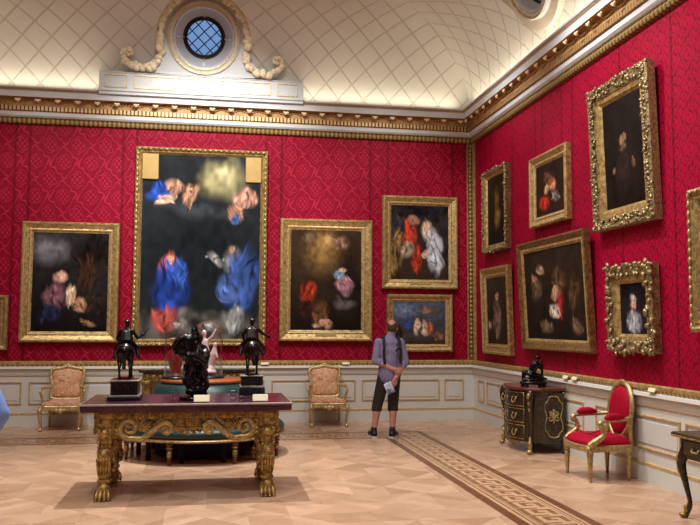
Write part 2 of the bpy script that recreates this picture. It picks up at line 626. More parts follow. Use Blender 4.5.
W_, L_ = XR - XL, YB - YF
slab('floor', ((XR + XL) / 2, (YB + YF) / 2, -.1), (W_ + .6, L_ + .6, .2), FLOOR)
slab('wall_back', ((XR + XL) / 2, YB + .15, 2.75), (W_ + .6, .3, 5.5), DAMASK_BACK)
slab('wall_right', (XR + .15, (YB + YF) / 2, 2.75), (.3, L_, 5.5), DAMASK_SIDE)
slab('wall_left', (XL - .15, (YB + YF) / 2, 2.75), (.3, L_, 5.5), DAMASK_SIDE)
slab('wall_front', ((XR + XL) / 2, YF - .15, 2.75), (W_ + .6, .3, 5.5), DAMASK_BACK)

def run(prof, wall, mats):
    """moulding of profile [(d, z, material)] along a wall, mitred in the corners"""
    mb = MB()
    for (d0, z0, mi), (d1, z1, _) in zip(prof[:-1], prof[1:]):
        e = []
        for d, z in ((d0, z0), (d1, z1)):
            if wall == 'back': e.append(((XL + d, YB - d, z), (XR - d, YB - d, z)))
            elif wall == 'right': e.append(((XR - d, YB - d, z), (XR - d, YF + d, z)))
            elif wall == 'left': e.append(((XL + d, YF + d, z), (XL + d, YB - d, z)))
            else: e.append(((XR - d, YF + d, z), (XL + d, YF + d, z)))
        mb.add([e[0][0], e[0][1], e[1][1], e[1][0]], [(0, 1, 2, 3)], mi, False)
    return mb

# cornice: leaf bead, white fillet, dentils, bracket zone, fascia
CORN = [(.0, 4.90, 0), (.05, 4.91, 0), (.065, 4.955, 0), (.04, 5.0, 1), (.075, 5.005, 1), (.10, 5.03, 1), (.105, 5.085, 2), (.105, 5.10, 3),
        (.135, 5.105, 3), (.135, 5.175, 2), (.115, 5.18, 2), (.12, 5.295, 2), (.235, 5.30, 1), (.24, 5.395, 1), (.25, 5.40, 4), (.262, 5.43, 4), (.27, 5.435, 1), (.28, 5.455, 1), (.0, 5.44, 1)]
FASCIA_LINE = simple('brown_grey_fillet', S(150, 122, 100), .6)
brk = MB()
brk.prism([(0, 0), (.1, 0), (.098, .03), (.07, .05), (.045, .052), (.03, .07), (0, .075)], -.045, .045, 0, Matrix.Rotation(PI / 2, 4, 'X') @ Matrix.Identity(4))
brk_m = Matrix(((0, 0, 1, 0), (-1, 0, 0, 0), (0, -1, 0, 0), (0, 0, 0, 1)))
KNOB = simple('pale_gilt_knob', S(236, 214, 170), .5, 0, var=.05)
def bracket_mesh():
    mb = MB()
    # acanthus bracket: scrolled block hanging from the fascia with a bright knob at its nose
    out = [(0, 0), (.108, 0), (.108, -.045), (.09, -.07), (.06, -.075), (.035, -.10), (0, -.12)]
    mb.prism(out, -.05, .05, 0, brk_m)
    mb.ell((0, -.106, -.062), (.024, .022, .028), 1, n=10, rings=6)
    for q in (-1, 1): mb.ell((q * .026, -.112, -.05), (.024, .016, .018), 1, n=8, rings=5)
    # looped valance on either side
    for q in range(7):
        t = -1 + q / 3
        mb.ell((t * .13, -.012, -.035 - .028 * (1 - t * t)), (.024, .014, .014), 0, n=7, rings=4)
    return mb.mesh('bracket', [BROWN_FRIEZE, KNOB])
BM = bracket_mesh()
for i, wl in enumerate(('back', 'right', 'left', 'front')):
    ax = 0 if wl in ('back', 'front') else 1
    o = run(CORN, wl, None).build('trim_%d' % (i + 1), [LEAF[ax], WHITE, BROWN_FRIEZE, DENTIL[ax], FASCIA_LINE])
    tag(o, kind='structure')
    if wl == 'back':
        n = 30
        for k in range(n):
            b = bpy.data.objects.new('bracket', BM); col.objects.link(b); b.parent = o
            b.location = (XL + .3 + (W_ - .6) * k / (n - 1), YB - .12, 5.302)
    if wl == 'right':
        for k in range(36):
            b = bpy.data.objects.new('bracket', BM); col.objects.link(b); b.parent = o
            b.location = (XR - .12, YB - .3 - .31 * k, 5.302); b.rotation_euler = (0, 0, -PI / 2)

# dado: gilt rail, cream mouldings, panelled field, skirting
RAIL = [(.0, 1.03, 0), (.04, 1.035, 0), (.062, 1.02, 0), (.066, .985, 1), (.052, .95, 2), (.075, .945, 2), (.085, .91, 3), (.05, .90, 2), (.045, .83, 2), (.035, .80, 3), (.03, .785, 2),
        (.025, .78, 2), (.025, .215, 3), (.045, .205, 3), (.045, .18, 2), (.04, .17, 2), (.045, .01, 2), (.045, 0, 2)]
RAIL_TAN = simple('tan_line', S(190, 160, 116), .5)  # tan of the rail lines and panel mouldings
def dado(name, wl, panels):
    ax = 0 if wl in ('back', 'front') else 1
    o = run(RAIL, wl, None).build(name, [GOLD_WALL, LEAF[ax], WHITE_WARM, RAIL_TAN])
    tag(o, kind='structure')
    for a, b in panels:
        a, b = min(a, b), max(a, b)
        mb = MB(); w = .022
        z0, z1 = .345, .705
        def P(u0, u1, zz0, zz1, d0, d1, mi, mbx):
            cz = (zz0 + zz1) / 2; cu = (u0 + u1) / 2; dd = (d0 + d1) / 2
            if wl == 'back': mbx.box((cu, YB - dd, cz), (u1 - u0, d1 - d0, zz1 - zz0), mi, bev=.004)
            else: mbx.box((XR - dd, cu, cz), (d1 - d0, u1 - u0, zz1 - zz0), mi, bev=.004)
        P(a, b, z1 - w, z1, .022, .042, 0, mb); P(a, b, z0, z0 + w, .022, .042, 0, mb)
        P(a, a + w, z0 + w, z1 - w, .022, .042, 0, mb); P(b - w, b, z0 + w, z1 - w, .022, .042, 0, mb)
        mb.build('panel_moulding', [RAIL_TAN], o)
        if b - a > .2:
            m2 = MB(); P(a + .06, b - .06, z0 + .06, z1 - .06, .02, .035, 0, m2)
            m2.build('panel_field', [WHITE_WARM], o)
    return o
bp = [(4.06, 4.41), (2.59, 3.97), (1.04, 2.48), (-1.28, .92)]
bp += [(2 * XC - b, 2 * XC - a) for a, b in bp[:3]]
dado('trim_5', 'back', bp)
dado('trim_6', 'right', [(13.35, 13.06), (12.92, 11.2), (11.08, 9.39), (9.07, 7.31), (7.22, 5.5), (5.4, 3.7)])
for i, wl in enumerate(('left', 'front')):
    tag(run(RAIL, wl, None).build('trim_%d' % (7 + i), [GOLD_WALL, LEAF[0], WHITE_WARM, RAIL_TAN]), kind='structure')

# gilt corner fillets framing the red fabric
mb = MB()
for d, w in ((.0, .11),):
    mb.box((XR - .056, YB - .012, 2.97), (.112, .03, 3.88), 2)
    mb.box((XR - .118, YB - .02, 2.97), (.016, .045, 3.88), 1)
    mb.box((XR - .012, YB - .056, 2.97), (.03, .112, 3.88), 2)
    mb.box((XR - .02, YB - .118, 2.97), (.045, .016, 3.88), 1)
for q in range(48):
    mb.ell((XR - .062, YB - .028, 1.1 + .08 * q), (.026, .012, .034), 1, n=6, rings=4); mb.ell((XR - .028, YB - .062, 1.1 + .08 * q), (.012, .026, .034), 1, n=6, rings=4)
tag(mb.build('trim_9', [LEAF[1], GOLD_WALL, GOLD_BROWN]), kind='structure')

# ------------------------------------------------------------------ coved ceiling
D0, AX, BZ, ZB = .08, 2.02, 1.40, 5.41
NA = 56
arcp = []
for k in range(NA + 1):
    th = PI / 2 * k / NA
    arcp.append((D0 + AX * (1 - math.cos(th)), ZB + BZ * math.sin(th)))
vlen = [0.0]
for a, b in zip(arcp[:-1], arcp[1:]): vlen.append(vlen[-1] + math.hypot(b[0] - a[0], b[1] - a[1]))
V0 = np.interp(.30, [p[0] for p in arcp], vlen)   # arc length where a rib meets the groin

# oculi: centre, axis (pointing into the room, tilted down), radius
OC = [(Vector((XC, YB - .50, 6.36)), 'back', .60), (Vector((XR - .50, 9.9, 6.36)), 'right', .60)]
TILT = math.radians(21)
RH = .76                      # radius of the opening cut in the cove round each window
def oc_axis(side):
    return Vector((0, -math.cos(TILT), -math.sin(TILT))) if side == 'back' else Vector((-math.cos(TILT), 0, -math.sin(TILT)))

def cove(name, wl, n):
    verts, uvs, faces = [], [], []
    for (d, z), v in zip(arcp, vlen):
        for i in range(n + 1):
            t = i / n
            if wl == 'back': p = (XL + d + (W_ - 2 * d) * t, YB - d, z); u = p[0] - XR
            elif wl == 'front': p = (XR - d - (W_ - 2 * d) * t, YF + d, z); u = p[0] - XR
            elif wl == 'right': p = (XR - d, YB - d - (L_ - 2 * d) * t, z); u = p[1] - YB
            else: p = (XL + d, YF + d + (L_ - 2 * d) * t, z); u = p[1] - YB
            verts.append(p); uvs.append((u + .26 - .03, v - V0))
    rad = [9.0] * len(verts)
    for oc, side, r in OC:
        if side != wl: continue
        ax = oc_axis(side)
        for i, v in enumerate(verts):
            q = Vector(v) - oc
            rad[i] = (q - ax * q.dot(ax)).length
    for k in range(NA):
        for i in range(n):
            a = k * (n + 1) + i
            fc = (a, a + 1, a + n + 2, a + n + 1)
            if sum(rad[q] for q in fc) / 4 >= RH: faces.append(fc)
    for oc, side, r in OC:
        if side != wl: continue
        ax = oc_axis(side); used = {q for fc in faces for q in fc}
        rim = set()
        for fc_k in range(NA):
            for i in range(n):
                a = fc_k * (n + 1) + i
                fc = (a, a + 1, a + n + 2, a + n + 1)
                if sum(rad[q] for q in fc) / 4 < RH: rim.update(fc)
        for i in used & rim:          # pull the ragged cells onto a clean circle
            q = Vector(verts[i]) - oc; h = ax * q.dot(ax); e = q - h
            verts[i] = tuple(oc + h + e * (RH / e.length))
    me = bpy.data.meshes.new(name); me.from_pydata(verts, [], faces)
    uvl = me.uv_layers.new(name='UVMap')
    idx = np.zeros(len(me.loops), dtype=np.int32); me.loops.foreach_get('vertex_index', idx)
    uvl.data.foreach_set('uv', np.array(uvs, dtype=np.float32)[idx].ravel())
    me.polygons.foreach_set('use_smooth', [True] * len(me.polygons))
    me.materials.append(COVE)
    o = bpy.data.objects.new(name, me); col.objects.link(o)
    tag(o, kind='structure')
    return o
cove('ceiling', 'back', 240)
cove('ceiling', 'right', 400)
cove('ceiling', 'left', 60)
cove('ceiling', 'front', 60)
dT = arcp[-1][0]
slab('ceiling', ((XR + XL) / 2, (YB + YF) / 2, arcp[-1][1] + .05), (W_ - 2 * dT + .1, L_ - 2 * dT + .1, .1), CEIL)

def oculus(name, oc, side, r, rin=.345, deep=.30, pane=None):
    """round window: gilt and white ring, deep grey reveal with ribs, dark sash with diamond lattice"""
    zax = oc_axis(side)                       # towards the room
    xax = Vector((1, 0, 0)) if side == 'back' else Vector((0, -1, 0))
    yax = zax.cross(xax)
    M = Matrix((( xax.x, yax.x, zax.x, oc.x), (xax.y, yax.y, zax.y, oc.y), (xax.z, yax.z, zax.z, oc.z), (0, 0, 0, 1)))
    root = empty(name, (0, 0, 0), kind='structure')
    R = .47
    N = 64
    mb = MB()
    # profile (radius, height) of the ring
    prof = [(r - .03, -.5), (r, -.06), (r, .03), (r - .02, .055), (r - .045, .05), (r - .05, .03), (r - .075, .035), (r - .09, .05), (r - .11, .04), (R, .0), (R, -.03)]
    vs = []
    for rr, h in prof:
        for i in range(N):
            a = 2 * PI * i / N; vs.append((rr * math.cos(a), rr * math.sin(a), h))
    # plain plaster round the ring, and the short lunette wall up to the cove
    pl = MB(); rows = [[], [], []]
    for i in range(N):
        a = 2 * PI * i / N
        t = 0.0
        p = Vector((RH * math.cos(a), RH * math.sin(a), -.02))
        def in_room(t):
            q = M @ (p + Vector((0, 0, t)))
            d = (YB - q.y) if side == 'back' else (XR - q.x)
            if q.z < ZB: return d > D0
            return d >= D0 + AX and q.z < ZB + BZ or ((d - D0 - AX) / AX) ** 2 + ((q.z - ZB) / BZ) ** 2 < 1
        if in_room(0):
            while t > -1.5 and in_room(t): t -= .01
            t -= .02
        else:
            while t < 2.5 and not in_room(t): t += .01
        rows[0].append((.59 * math.cos(a), .59 * math.sin(a), -.02)); rows[1].append(tuple(p)); rows[2].append((p.x, p.y, p.z + t))
    vs_ = rows[0] + rows[1] + rows[2]
    pl.add(vs_, [(j * N + i, j * N + (i + 1) % N, (j + 1) * N + (i + 1) % N, (j + 1) * N + i) for j in range(2) for i in range(N)], 0, False, M)
    pl.build('window_surround', [CEIL], root)
    k = len(prof)
    for j in range(k - 1):
        mi = 1 if j in (3, 4, 7) else 0
        mb.add([vs[j * N + i] for i in range(N)] + [vs[(j + 1) * N + i] for i in range(N)],
               [(i, (i + 1) % N, (i + 1) % N + N, i + N) for i in range(N)], mi, True, M)
    mb.build('window_frame', [WHITE, GOLD_PALE], root)
    rv = MB()
    prof = [(R, -.03), (R - .015, -.05), (rin, -deep), (rin - .015, -deep)]
    kk = rin / .30
    vs = [(rr * math.cos(2 * PI * i / N), rr * math.sin(2 * PI * i / N), h) for rr, h in prof for i in range(N)]
    fs = [(j * N + i, j * N + (i + 1) % N, (j + 1) * N + (i + 1) % N, (j + 1) * N + i) for j in range(3) for i in range(N)]
    rv.add(vs, fs, 0, True, M)
    for q in range(4):
        a = PI / 4 * 0 + q * PI / 2
        T = M @ Matrix.Rotation(a, 4, 'Z')
        rv.tube([(R - .02, 0, -.045), (rin, 0, -deep + .015)], .018, 6, mi=1, M=T)
    rv.build('window_reveal', [REVEAL, WHITE], root)
    sa = MB()
    ring = [(.295 * kk * math.cos(2 * PI * i / 48), .295 * kk * math.sin(2 * PI * i / 48), -deep) for i in range(48)]
    sa.tube(ring, .022, 8, closed=True, M=M)
    sa.tube([(.262 * kk * math.cos(2 * PI * i / 48), .262 * kk * math.sin(2 * PI * i / 48), -deep - .01) for i in range(48)], .02, 8, closed=True, M=M)
    sa.build('window_sash', [LATTICE], root)
    la = MB()
    for sgn in (1, -1):
        for q in (-1.5, -.5, .5, 1.5):
            o_ = q * .125 * kk
            h = math.sqrt(max(0, (.25 * kk) ** 2 - o_ ** 2))
            T = M @ Matrix.Rotation(sgn * PI / 4, 4, 'Z')
            la.box((0, o_, -deep - .015), (2 * h, .018, .02), 0, T)
    la.build('window_lattice', [LATTICE], root)
    g = MB()
    g.add([(.26 * kk * math.cos(2 * PI * i / 48), .26 * kk * math.sin(2 * PI * i / 48), -deep - .02) for i in range(48)], [tuple(range(48))], 0, False, M)
    g.build('window_pane', [pane or PANE], root)
    return root, M
oc1, M1 = oculus('window_1', *OC[0])
oc2, M2 = oculus('window_2', *OC[1], .42, .16, simple('dark_pane', S(46, 46, 50), .4))  # second window gets an opaque dark pane

# attic block carrying the round window on the back cove, with fielded panels
yA = YB - .30
at = MB()
hw = 1.68
at.box((XC, YB - .12, 5.58), (2 * hw, .36, .36), 0)
at.box((XC, YB - .125, 5.765), (2 * hw + .02, .375, .02), 0, bev=.006)
at.box((XC, YB - .13, 5.47), (2 * hw + .03, .39, .05), 0, bev=.008)
# shouldered upstand rising behind the swag to the window ring
pts = [(-1.05, 5.8), (1.05, 5.8), (.98, 5.9), (.85, 5.97), (.74, 6.1), (.66, 6.3), (-.66, 6.3), (-.74, 6.1), (-.85, 5.97), (-.98, 5.9)]
n = len(pts)
f_ = lambda z: YB - .30 - max(0, (z - 5.8)) * math.tan(TILT) * .95
vs = [(XC + x, f_(z), z) for x, z in pts] + [(XC + x, YB - .05, z) for x, z in pts]
# punch: keep only the lower part as two wings and a sill under the ring
def wing(sgn):
    w = []
    ring = [(.585 * math.cos(a), .585 * math.sin(a)) for a in [-PI / 2 + sgn * t * PI / 12 * 5.6 / 7 for t in range(8)]]
    inner = [(XC + rx, M1.translation.z + rz * math.cos(TILT)) for rx, rz in ring]
    outer = [(XC + sgn * x, z) for x, z in [(0, 5.78), (.5, 5.78), (1.05, 5.80), (1.0, 5.88), (.88, 5.95), (.78, 6.05), (.70, 6.2), (.66, 6.33)]]
    V = [(x, f_(z) - .005, z) for x, z in outer] + [(x, f_(z) - .005, z) for x, z in inner]
    F = [(i, i + 1, i + 9, i + 8) for i in range(7)]
    if sgn < 0: F = [tuple(reversed(q)) for q in F]
    return V, F
for sg in (1, -1):
    V, F = wing(sg); at.add(V, F, 0, False)
attic = tag(at.build('trim_10', [WHITE]), kind='structure')
for a, b in ((-1.58, -1.24), (-1.12, 1.12), (1.24, 1.58)):
    mb = MB()
    z0, z1, w = 5.515, 5.72, .014
    x0, x1 = XC + a, XC + b
    mb.box(((x0 + x1) / 2, yA - .006, z1), (x1 - x0, .02, w)); mb.box(((x0 + x1) / 2, yA - .006, z0), (x1 - x0, .02, w))
    mb.box((x0, yA - .006, (z0 + z1) / 2), (w, .02, z1 - z0)); mb.box((x1, yA - .006, (z0 + z1) / 2), (w, .02, z1 - z0))
    mb.build('panel_moulding', [GOLD_PALE], attic)

# swag of fruit and leaves draped over the ring
def swag():
    mb = MB(); rnd = random.Random(3)
    path = []
    c = M1.translation
    for i in range(13):
        a = PI / 2 - i / 12 * (PI * .56)
        path.append((.715 * math.cos(a), c.z + .715 * math.sin(a) * math.cos(TILT)))
    path += [(.70, 6.10), (.74, 5.98), (.84, 5.885), (.98, 5.845), (1.12, 5.86), (1.24, 5.92), (1.30, 6.01), (1.27, 6.10), (1.18, 6.11)]
    out = []
    P = smooth_path([(x, z, 0) for x, z in path], 3)
    m = len(P)
    for sgn in (1, -1):
        for i, q in enumerate(P):
            z = q.y
            y = f_(z) - .035 if z < 6.2 else YB - .50 - (z - 6.36) * math.tan(TILT) - .07
            s = .084 * (1 if i < m * .62 else (1 - .45 * (i - m * .62) / (m * .38)))
            for k in range(2):
                r = s * rnd.uniform(.4, .95)
                mb.ell((XC + sgn * (q.x + rnd.uniform(-.3, .3) * s), y - rnd.uniform(0, .03), z + rnd.uniform(-.6, .6) * s), (r, r * .8, r * rnd.uniform(.7, 1)), 0, n=8, rings=5, rot=(rnd.random(), rnd.random(), rnd.random()))
        for k in range(5):
            a = k / 5 * 2 * PI
            mb.ell((XC + sgn * (1.2 + .04 * math.cos(a)), f_(6.08) - .03, 6.08 + .04 * math.sin(a)), (.04, .03, .04), 0, n=8, rings=5)
    return mb
SWAG = simple('ivory_plaster_swag', S(226, 212, 182), .6, 0, var=.12, scale=20)
tag(swag().build('trim_11', [SWAG]), kind='structure')
# faint gilt lettering strokes on the attic panel (too worn to read)
mb = MB(); rnd = random.Random(11)
for a, b in ((-.80, -.62), (-.48, -.16), (0, .52), (.76, 1.06)):
    x = a
    while x < b:
        h = .075
        mb.box((XC + x * .9, yA - .002, 5.60), (.010, .006, h))
        if rnd.random() < .6: mb.box((XC + x * .9 + .02, yA - .002, 5.60 + rnd.choice((-.033, 0, .033))), (.032, .006, .010))
        x += .062
mb.build('gilt_lettering', [GOLD_PALE], attic)

# ------------------------------------------------------------------ framed paintings
def value_noise(w, h, cells, seed):
    r = np.random.RandomState(seed)
    g = r.rand(cells + 2, cells + 2)
    ys = np.linspace(0, cells, h); xs = np.linspace(0, cells, w)
    yi = ys.astype(int).clip(0, cells); xi = xs.astype(int).clip(0, cells)
    fy = (ys - yi)[:, None]; fx = (xs - xi)[None, :]
    fy = fy * fy * (3 - 2 * fy); fx = fx * fx * (3 - 2 * fx)
    a = g[yi][:, xi]; b = g[yi][:, xi + 1]; c = g[yi + 1][:, xi]; d = g[yi + 1][:, xi + 1]
    return (a * (1 - fx) + b * fx) * (1 - fy) + (c * (1 - fx) + d * fx) * fy

def paint(w, h, top, bottom, blobs, seed, res=.016):
    """loose patches of colour: [(u, v, ru, rv, angle, rgb, softness)] with v measured downwards"""
    nx, nz = max(20, int(w / res)), max(20, int(h / res))
    U, V = np.meshgrid(np.linspace(0, 1, nx + 1), np.linspace(0, 1, nz + 1))
    n1 = value_noise(nx + 1, nz + 1, 9, seed); n2 = value_noise(nx + 1, nz + 1, 9, seed + 1); n3 = value_noise(nx + 1, nz + 1, 26, seed + 2)
    U2 = U + (n1 - .5) * .07 + (n3 - .5) * .02; V2 = V + (n2 - .5) * .06 + (n3 - .5) * .02
    T = np.array(S(*top)); B = np.array(S(*bottom))
    C = T[None, None] * (1 - V[..., None]) + B[None, None] * V[..., None]
    C = C * .8 * (.55 + .6 * n1[..., None] + .4 * n3[..., None])
    asp = h / w
    rs = np.random.RandomState(seed + 5)
    full = []
    for (u, v, ru, rv, ang, rgb, soft) in blobs:
        full.append((u, v, ru * 1.15, rv * 1.15, ang, rgb, soft))
        if soft < .75:                       # folds and lights within each patch
            for q in range(16):
                tt = rs.uniform(0, 6.28); rr = math.sqrt(rs.uniform(0, .8))
                fct = rs.choice([.35, .5, .7, 1.2, 1.4])
                full.append((u + ru * rr * math.cos(tt), v + rv * rr * math.sin(tt), ru * rs.uniform(.06, .2), rv * rs.uniform(.25, .7), ang + rs.uniform(-25, 25), tuple(min(250, c * fct) for c in rgb), .9))
    for (u, v, ru, rv, ang, rgb, soft) in full:
        a = math.radians(ang)
        du, dv = (U2 - u), (V2 - v) * asp
        x = du * math.cos(a) + dv * math.sin(a); y = -du * math.sin(a) + dv * math.cos(a)
        d = np.sqrt((x / ru) ** 2 + (y / (rv * asp)) ** 2)
        k = np.clip((1 - d) / max(soft, .05), 0, 1); k = (k * k * (3 - 2 * k))[..., None]
        c = np.array(S(*rgb)) * (.55 + .9 * n3[..., None])
        C = C * (1 - k) + c * k
    return nx, nz, np.clip(C, 0, 1)

def canvas_mesh(w, h, y, spec, seed, spandrel=0):
    nx, nz, C = paint(w, h, *spec, seed)
    vs = []; fs = []
    for j in range(nz + 1):
        for i in range(nx + 1):
            vs.append((-w / 2 + w * i / nx, y, h / 2 - h * j / nz))
    for j in range(nz):
        for i in range(nx):
            a = j * (nx + 1) + i
            fs.append((a, a + nx + 1, a + nx + 2, a + 1))
    me = bpy.data.meshes.new('canvas'); me.from_pydata(vs, [], fs)
    at_ = me.color_attributes.new('paint', 'FLOAT_COLOR', 'POINT')
    buf = np.ones(((nx + 1) * (nz + 1), 4), dtype=np.float32); buf[:, :3] = C.reshape(-1, 3)
    at_.data.foreach_set('color', buf.ravel())
    me.materials.append(CANVAS_M)
    o = bpy.data.objects.new('canvas', me); col.objects.link(o)
    return o

def frame_mb(W, H, prof):
    """prof: [(inset, height above wall, material)]"""
    mb = MB()
    for (a0, h0, mi), (a1, h1, _) in zip(prof[:-1], prof[1:]):
        r = []
        for a, hh in ((a0, h0), (a1, h1)):
            x, z = W / 2 - a, H / 2 - a
            r += [(-x, -hh, -z), (x, -hh, -z), (x, -hh, z), (-x, -hh, z)]
        mb.add(r, [(i, (i + 1) % 4, (i + 1) % 4 + 4, i + 4) for i in range(4)], mi, False)
    return mb

def carve(mb, W, H, a0, a1, h, step, size, mi, rnd, lip=0.0):
    """leafy carving along the frame"""
    for side in range(4):
        L = W if side % 2 == 0 else H
        n = max(3, int(L / step))
        for i in range(n):
            for k in range(2):
                t = (i + .5 + rnd.uniform(-.3, .3)) / n * L - L / 2
                ins = rnd.uniform(a0, a1) - (lip * abs(math.sin(i * 1.7)) if k == 0 else 0)
                s = size * rnd.uniform(.7, 1.25)
                if side == 0: p = (t, 0, -H / 2 + ins)
                elif side == 1: p = (W / 2 - ins, 0, t)
                elif side == 2: p = (t, 0, H / 2 - ins)
                else: p = (-W / 2 + ins, 0, t)
                mb.ell((p[0], -h - rnd.uniform(-.2, .5) * size, p[2]), (s, s * .6, s * .55), mi, n=7, rings=4, rot=(0, rnd.uniform(0, PI), 0))

def picture(wall, a, b, z0, z1, border, style, spec, seed, label, lean=0.0, plate=False, group=None):
    """a, b: extent along the wall (x on the back wall, y on the right wall)"""
    dd = .08 + math.sin(math.radians(lean)) * (z1 - z0) / 2      # the frame's face stands off the wall
    k_ = ((YB if wall == 'back' else XR) - dd) / (YB if wall == 'back' else XR)
    a, b, z0, z1 = a * k_, b * k_, 1.65 + (z0 - 1.65) * k_, 1.65 + (z1 - 1.65) * k_
    W, H = abs(b - a), z1 - z0
    if wall == 'back': loc, rz = ((a + b) / 2, YB - .004, (z0 + z1) / 2), 0
    else: loc, rz = (XR - .004, (a + b) / 2, (z0 + z1) / 2), -PI / 2
    root = empty('framed_painting', loc, 0, label, 'painting', group)
    # hung leaning forward: the lower edge touches the wall
    root.rotation_mode = 'XYZ'
    root.rotation_euler = (math.radians(lean), 0, rz)
    off = math.sin(math.radians(lean)) * H / 2
    if wall == 'back': root.location.y -= off
    else: root.location.x -= off
    bx_, bz_ = border
    bw = bx_
    D = .09
    if style == 'plain':
        prof = [(0, .0, 0), (0, D * .8, 0), (.015, D, 0), (.035, D, 1), (.05, D * .85, 0), (bw * .62, D * .55, 0), (bw * .72, D * .65, 1), (bw * .8, D * .6, 1), (bw * .86, D * .45, 0), (bw, D * .35, 0)]
        mats = [GOLD_FRAME, GOLD_PALE]
    elif style == 'dark':
        prof = [(0, 0, 0), (0, D * .9, 0), (.02, D, 0), (.05, D * .8, 0), (bw * .6, D * .6, 1), (bw * .8, D * .65, 1), (bw, D * .35, 1)]
        mats = [GOLD_BROWN, GOLD_FRAME]
    elif style == 'rich':
        prof = [(0, 0, 0), (0, D, 0), (.02, D * 1.15, 1), (.04, D, 0), (bw * .5, D * .7, 0), (bw * .7, D * .85, 1), (bw * .85, D * .6, 0), (bw, D * .35, 1)]
        mats = [GOLD_FRAME, GOLD]
    else:   # carved
        prof = [(0, 0, 0), (0, D, 0), (.02, D * 1.2, 0), (bw * .6, D * .9, 1), (bw * .62, D * .75, 1), (bw * .85, D * .7, 1), (bw, D * .35, 1)]
        mats = [GOLD_CARVED, GOLD_FRAME]
    mb = frame_mb(W, H, prof)
    rnd = random.Random(seed)
    if style == 'carved': carve(mb, W, H, .01, bw * .55, D * 1.05, .036, .03, 0, rnd)
    if style == 'leafy': carve(mb, W, H, -.01, bw * .4, D * 1.0, .09, .03, 0, rnd, lip=.02)
    if style == 'scrolled': carve(mb, W, H, -.005, bw * .7, D * 1.05, .06, .042, 0, rnd, lip=.03)
    if style == 'rich':
        for sx in (-1, 1):
            for q in range(int(H / .09)):
                mb.ell((sx * (W / 2 - .03), -D * 1.1, -H / 2 + .05 + q * .09), (.022, .015, .04), 1, n=6, rings=4)
        for sz in (-1, 1):
            for q in range(int(W / .09)):
                mb.ell((-W / 2 + .05 + q * .09, -D * 1.1, sz * (H / 2 - .03)), (.04, .015, .022), 1, n=6, rings=4)
    mb.build('frame', mats, root)
    c = canvas_mesh(W - 2 * bw + .01, H - 2 * bz_ + .01 if bz_ == bw else H - 2 * bw + .01, -D * .36, spec, seed)
    c.parent = root
    if plate:
        p = MB().box((0, -D * .75, -H / 2 + bw * .55), (min(.36, W * .3), .012, .045), 0, bev=.004)
        p.build('nameplate', [GOLD_PALE], root)
    return root

bl = lambda *q: q
# --- back wall
p1 = picture('back', -4.62, -3.21, 1.21, 2.09, (.13, .13), 'plain', ((40, 34, 30), (30, 24, 22), [(.5, .4, .3, .25, 0, (90, 80, 70), .8)]), 21,
             'gilt-framed painting cut off by the left edge of the photo')
p2 = picture('back', -3.035, -1.50, 1.335, 3.30, (.175, .175), 'plain', ((50, 48, 50), (24, 20, 20), [
    (.2, .18, .32, .16, 10, (118, 116, 124), .9), (.8, .2, .3, .25, 0, (26, 20, 18), .6), (.72, .42, .16, .22, 0, (58, 38, 26), .7), (.35, .47, .10, .07, 20, (206, 160, 140), .5),
    (.3, .66, .17, .15, 0, (120, 84, 92), .5), (.24, .82, .16, .10, 0, (36, 40, 66), .6), (.5, .63, .07, .12, 15, (214, 176, 146), .5), (.64, .72, .09, .08, -20, (196, 146, 116), .5),
    (.82, .66, .16, .14, 0, (48, 38, 32), .7), (.75, .92, .12, .03, 20, (150, 120, 90), .6)]), 31,
    'gilt-framed dark painting with pale flesh and grey cloud patches, above the left beige armchair', plate=False)
big = picture('back', -1.27, .93, 1.28, 4.61, (.115, .115), 'rich', ((40, 46, 52), (34, 38, 40), [
    (.5, .5, .5, .25, 0, (24, 29, 34), .9), (.5, .96, .7, .12, 0, (96, 96, 92), .7), (.66, .12, .24, .13, 0, (186, 180, 128), .9), (.70, .10, .10, .06, 0, (226, 218, 168), .9),
    (.50, .30, .5, .05, 5, (58, 64, 70), .9), (.16, .2, .14, .05, -25, (42, 78, 172), .5), (.26, .17, .09, .05, 30, (206, 158, 132), .5), (.40, .20, .06, .08, 20, (196, 146, 116), .5), (.2, .25, .10, .03, -35, (210, 162, 136), .5),
    (.86, .22, .10, .06, 0, (200, 148, 130), .6), (.78, .30, .08, .06, -30, (184, 136, 112), .6), (.78, .33, .05, .04, 0, (70, 110, 180), .5),
    (.24, .60, .10, .09, 15, (188, 96, 82), .5), (.27, .56, .03, .03, 0, (206, 160, 130), .6), (.25, .72, .15, .16, -8, (36, 62, 142), .5), (.33, .66, .06, .13, 8, (48, 80, 160), .6), (.22, .89, .10, .08, 0, (178, 84, 76), .5),
    (.80, .60, .10, .10, -10, (128, 134, 142), .5), (.78, .53, .03, .03, 0, (196, 150, 122), .6), (.85, .70, .14, .19, 10, (58, 86, 152), .5), (.72, .72, .07, .10, -20, (76, 104, 168), .6), (.80, .89, .10, .08, 0, (146, 152, 152), .5), (.64, .55, .08, .025, 45, (150, 150, 154), .5)]), 41,
    'tallest gilt-framed painting, blue-draped shapes on a dark ground, centre of the back wall')
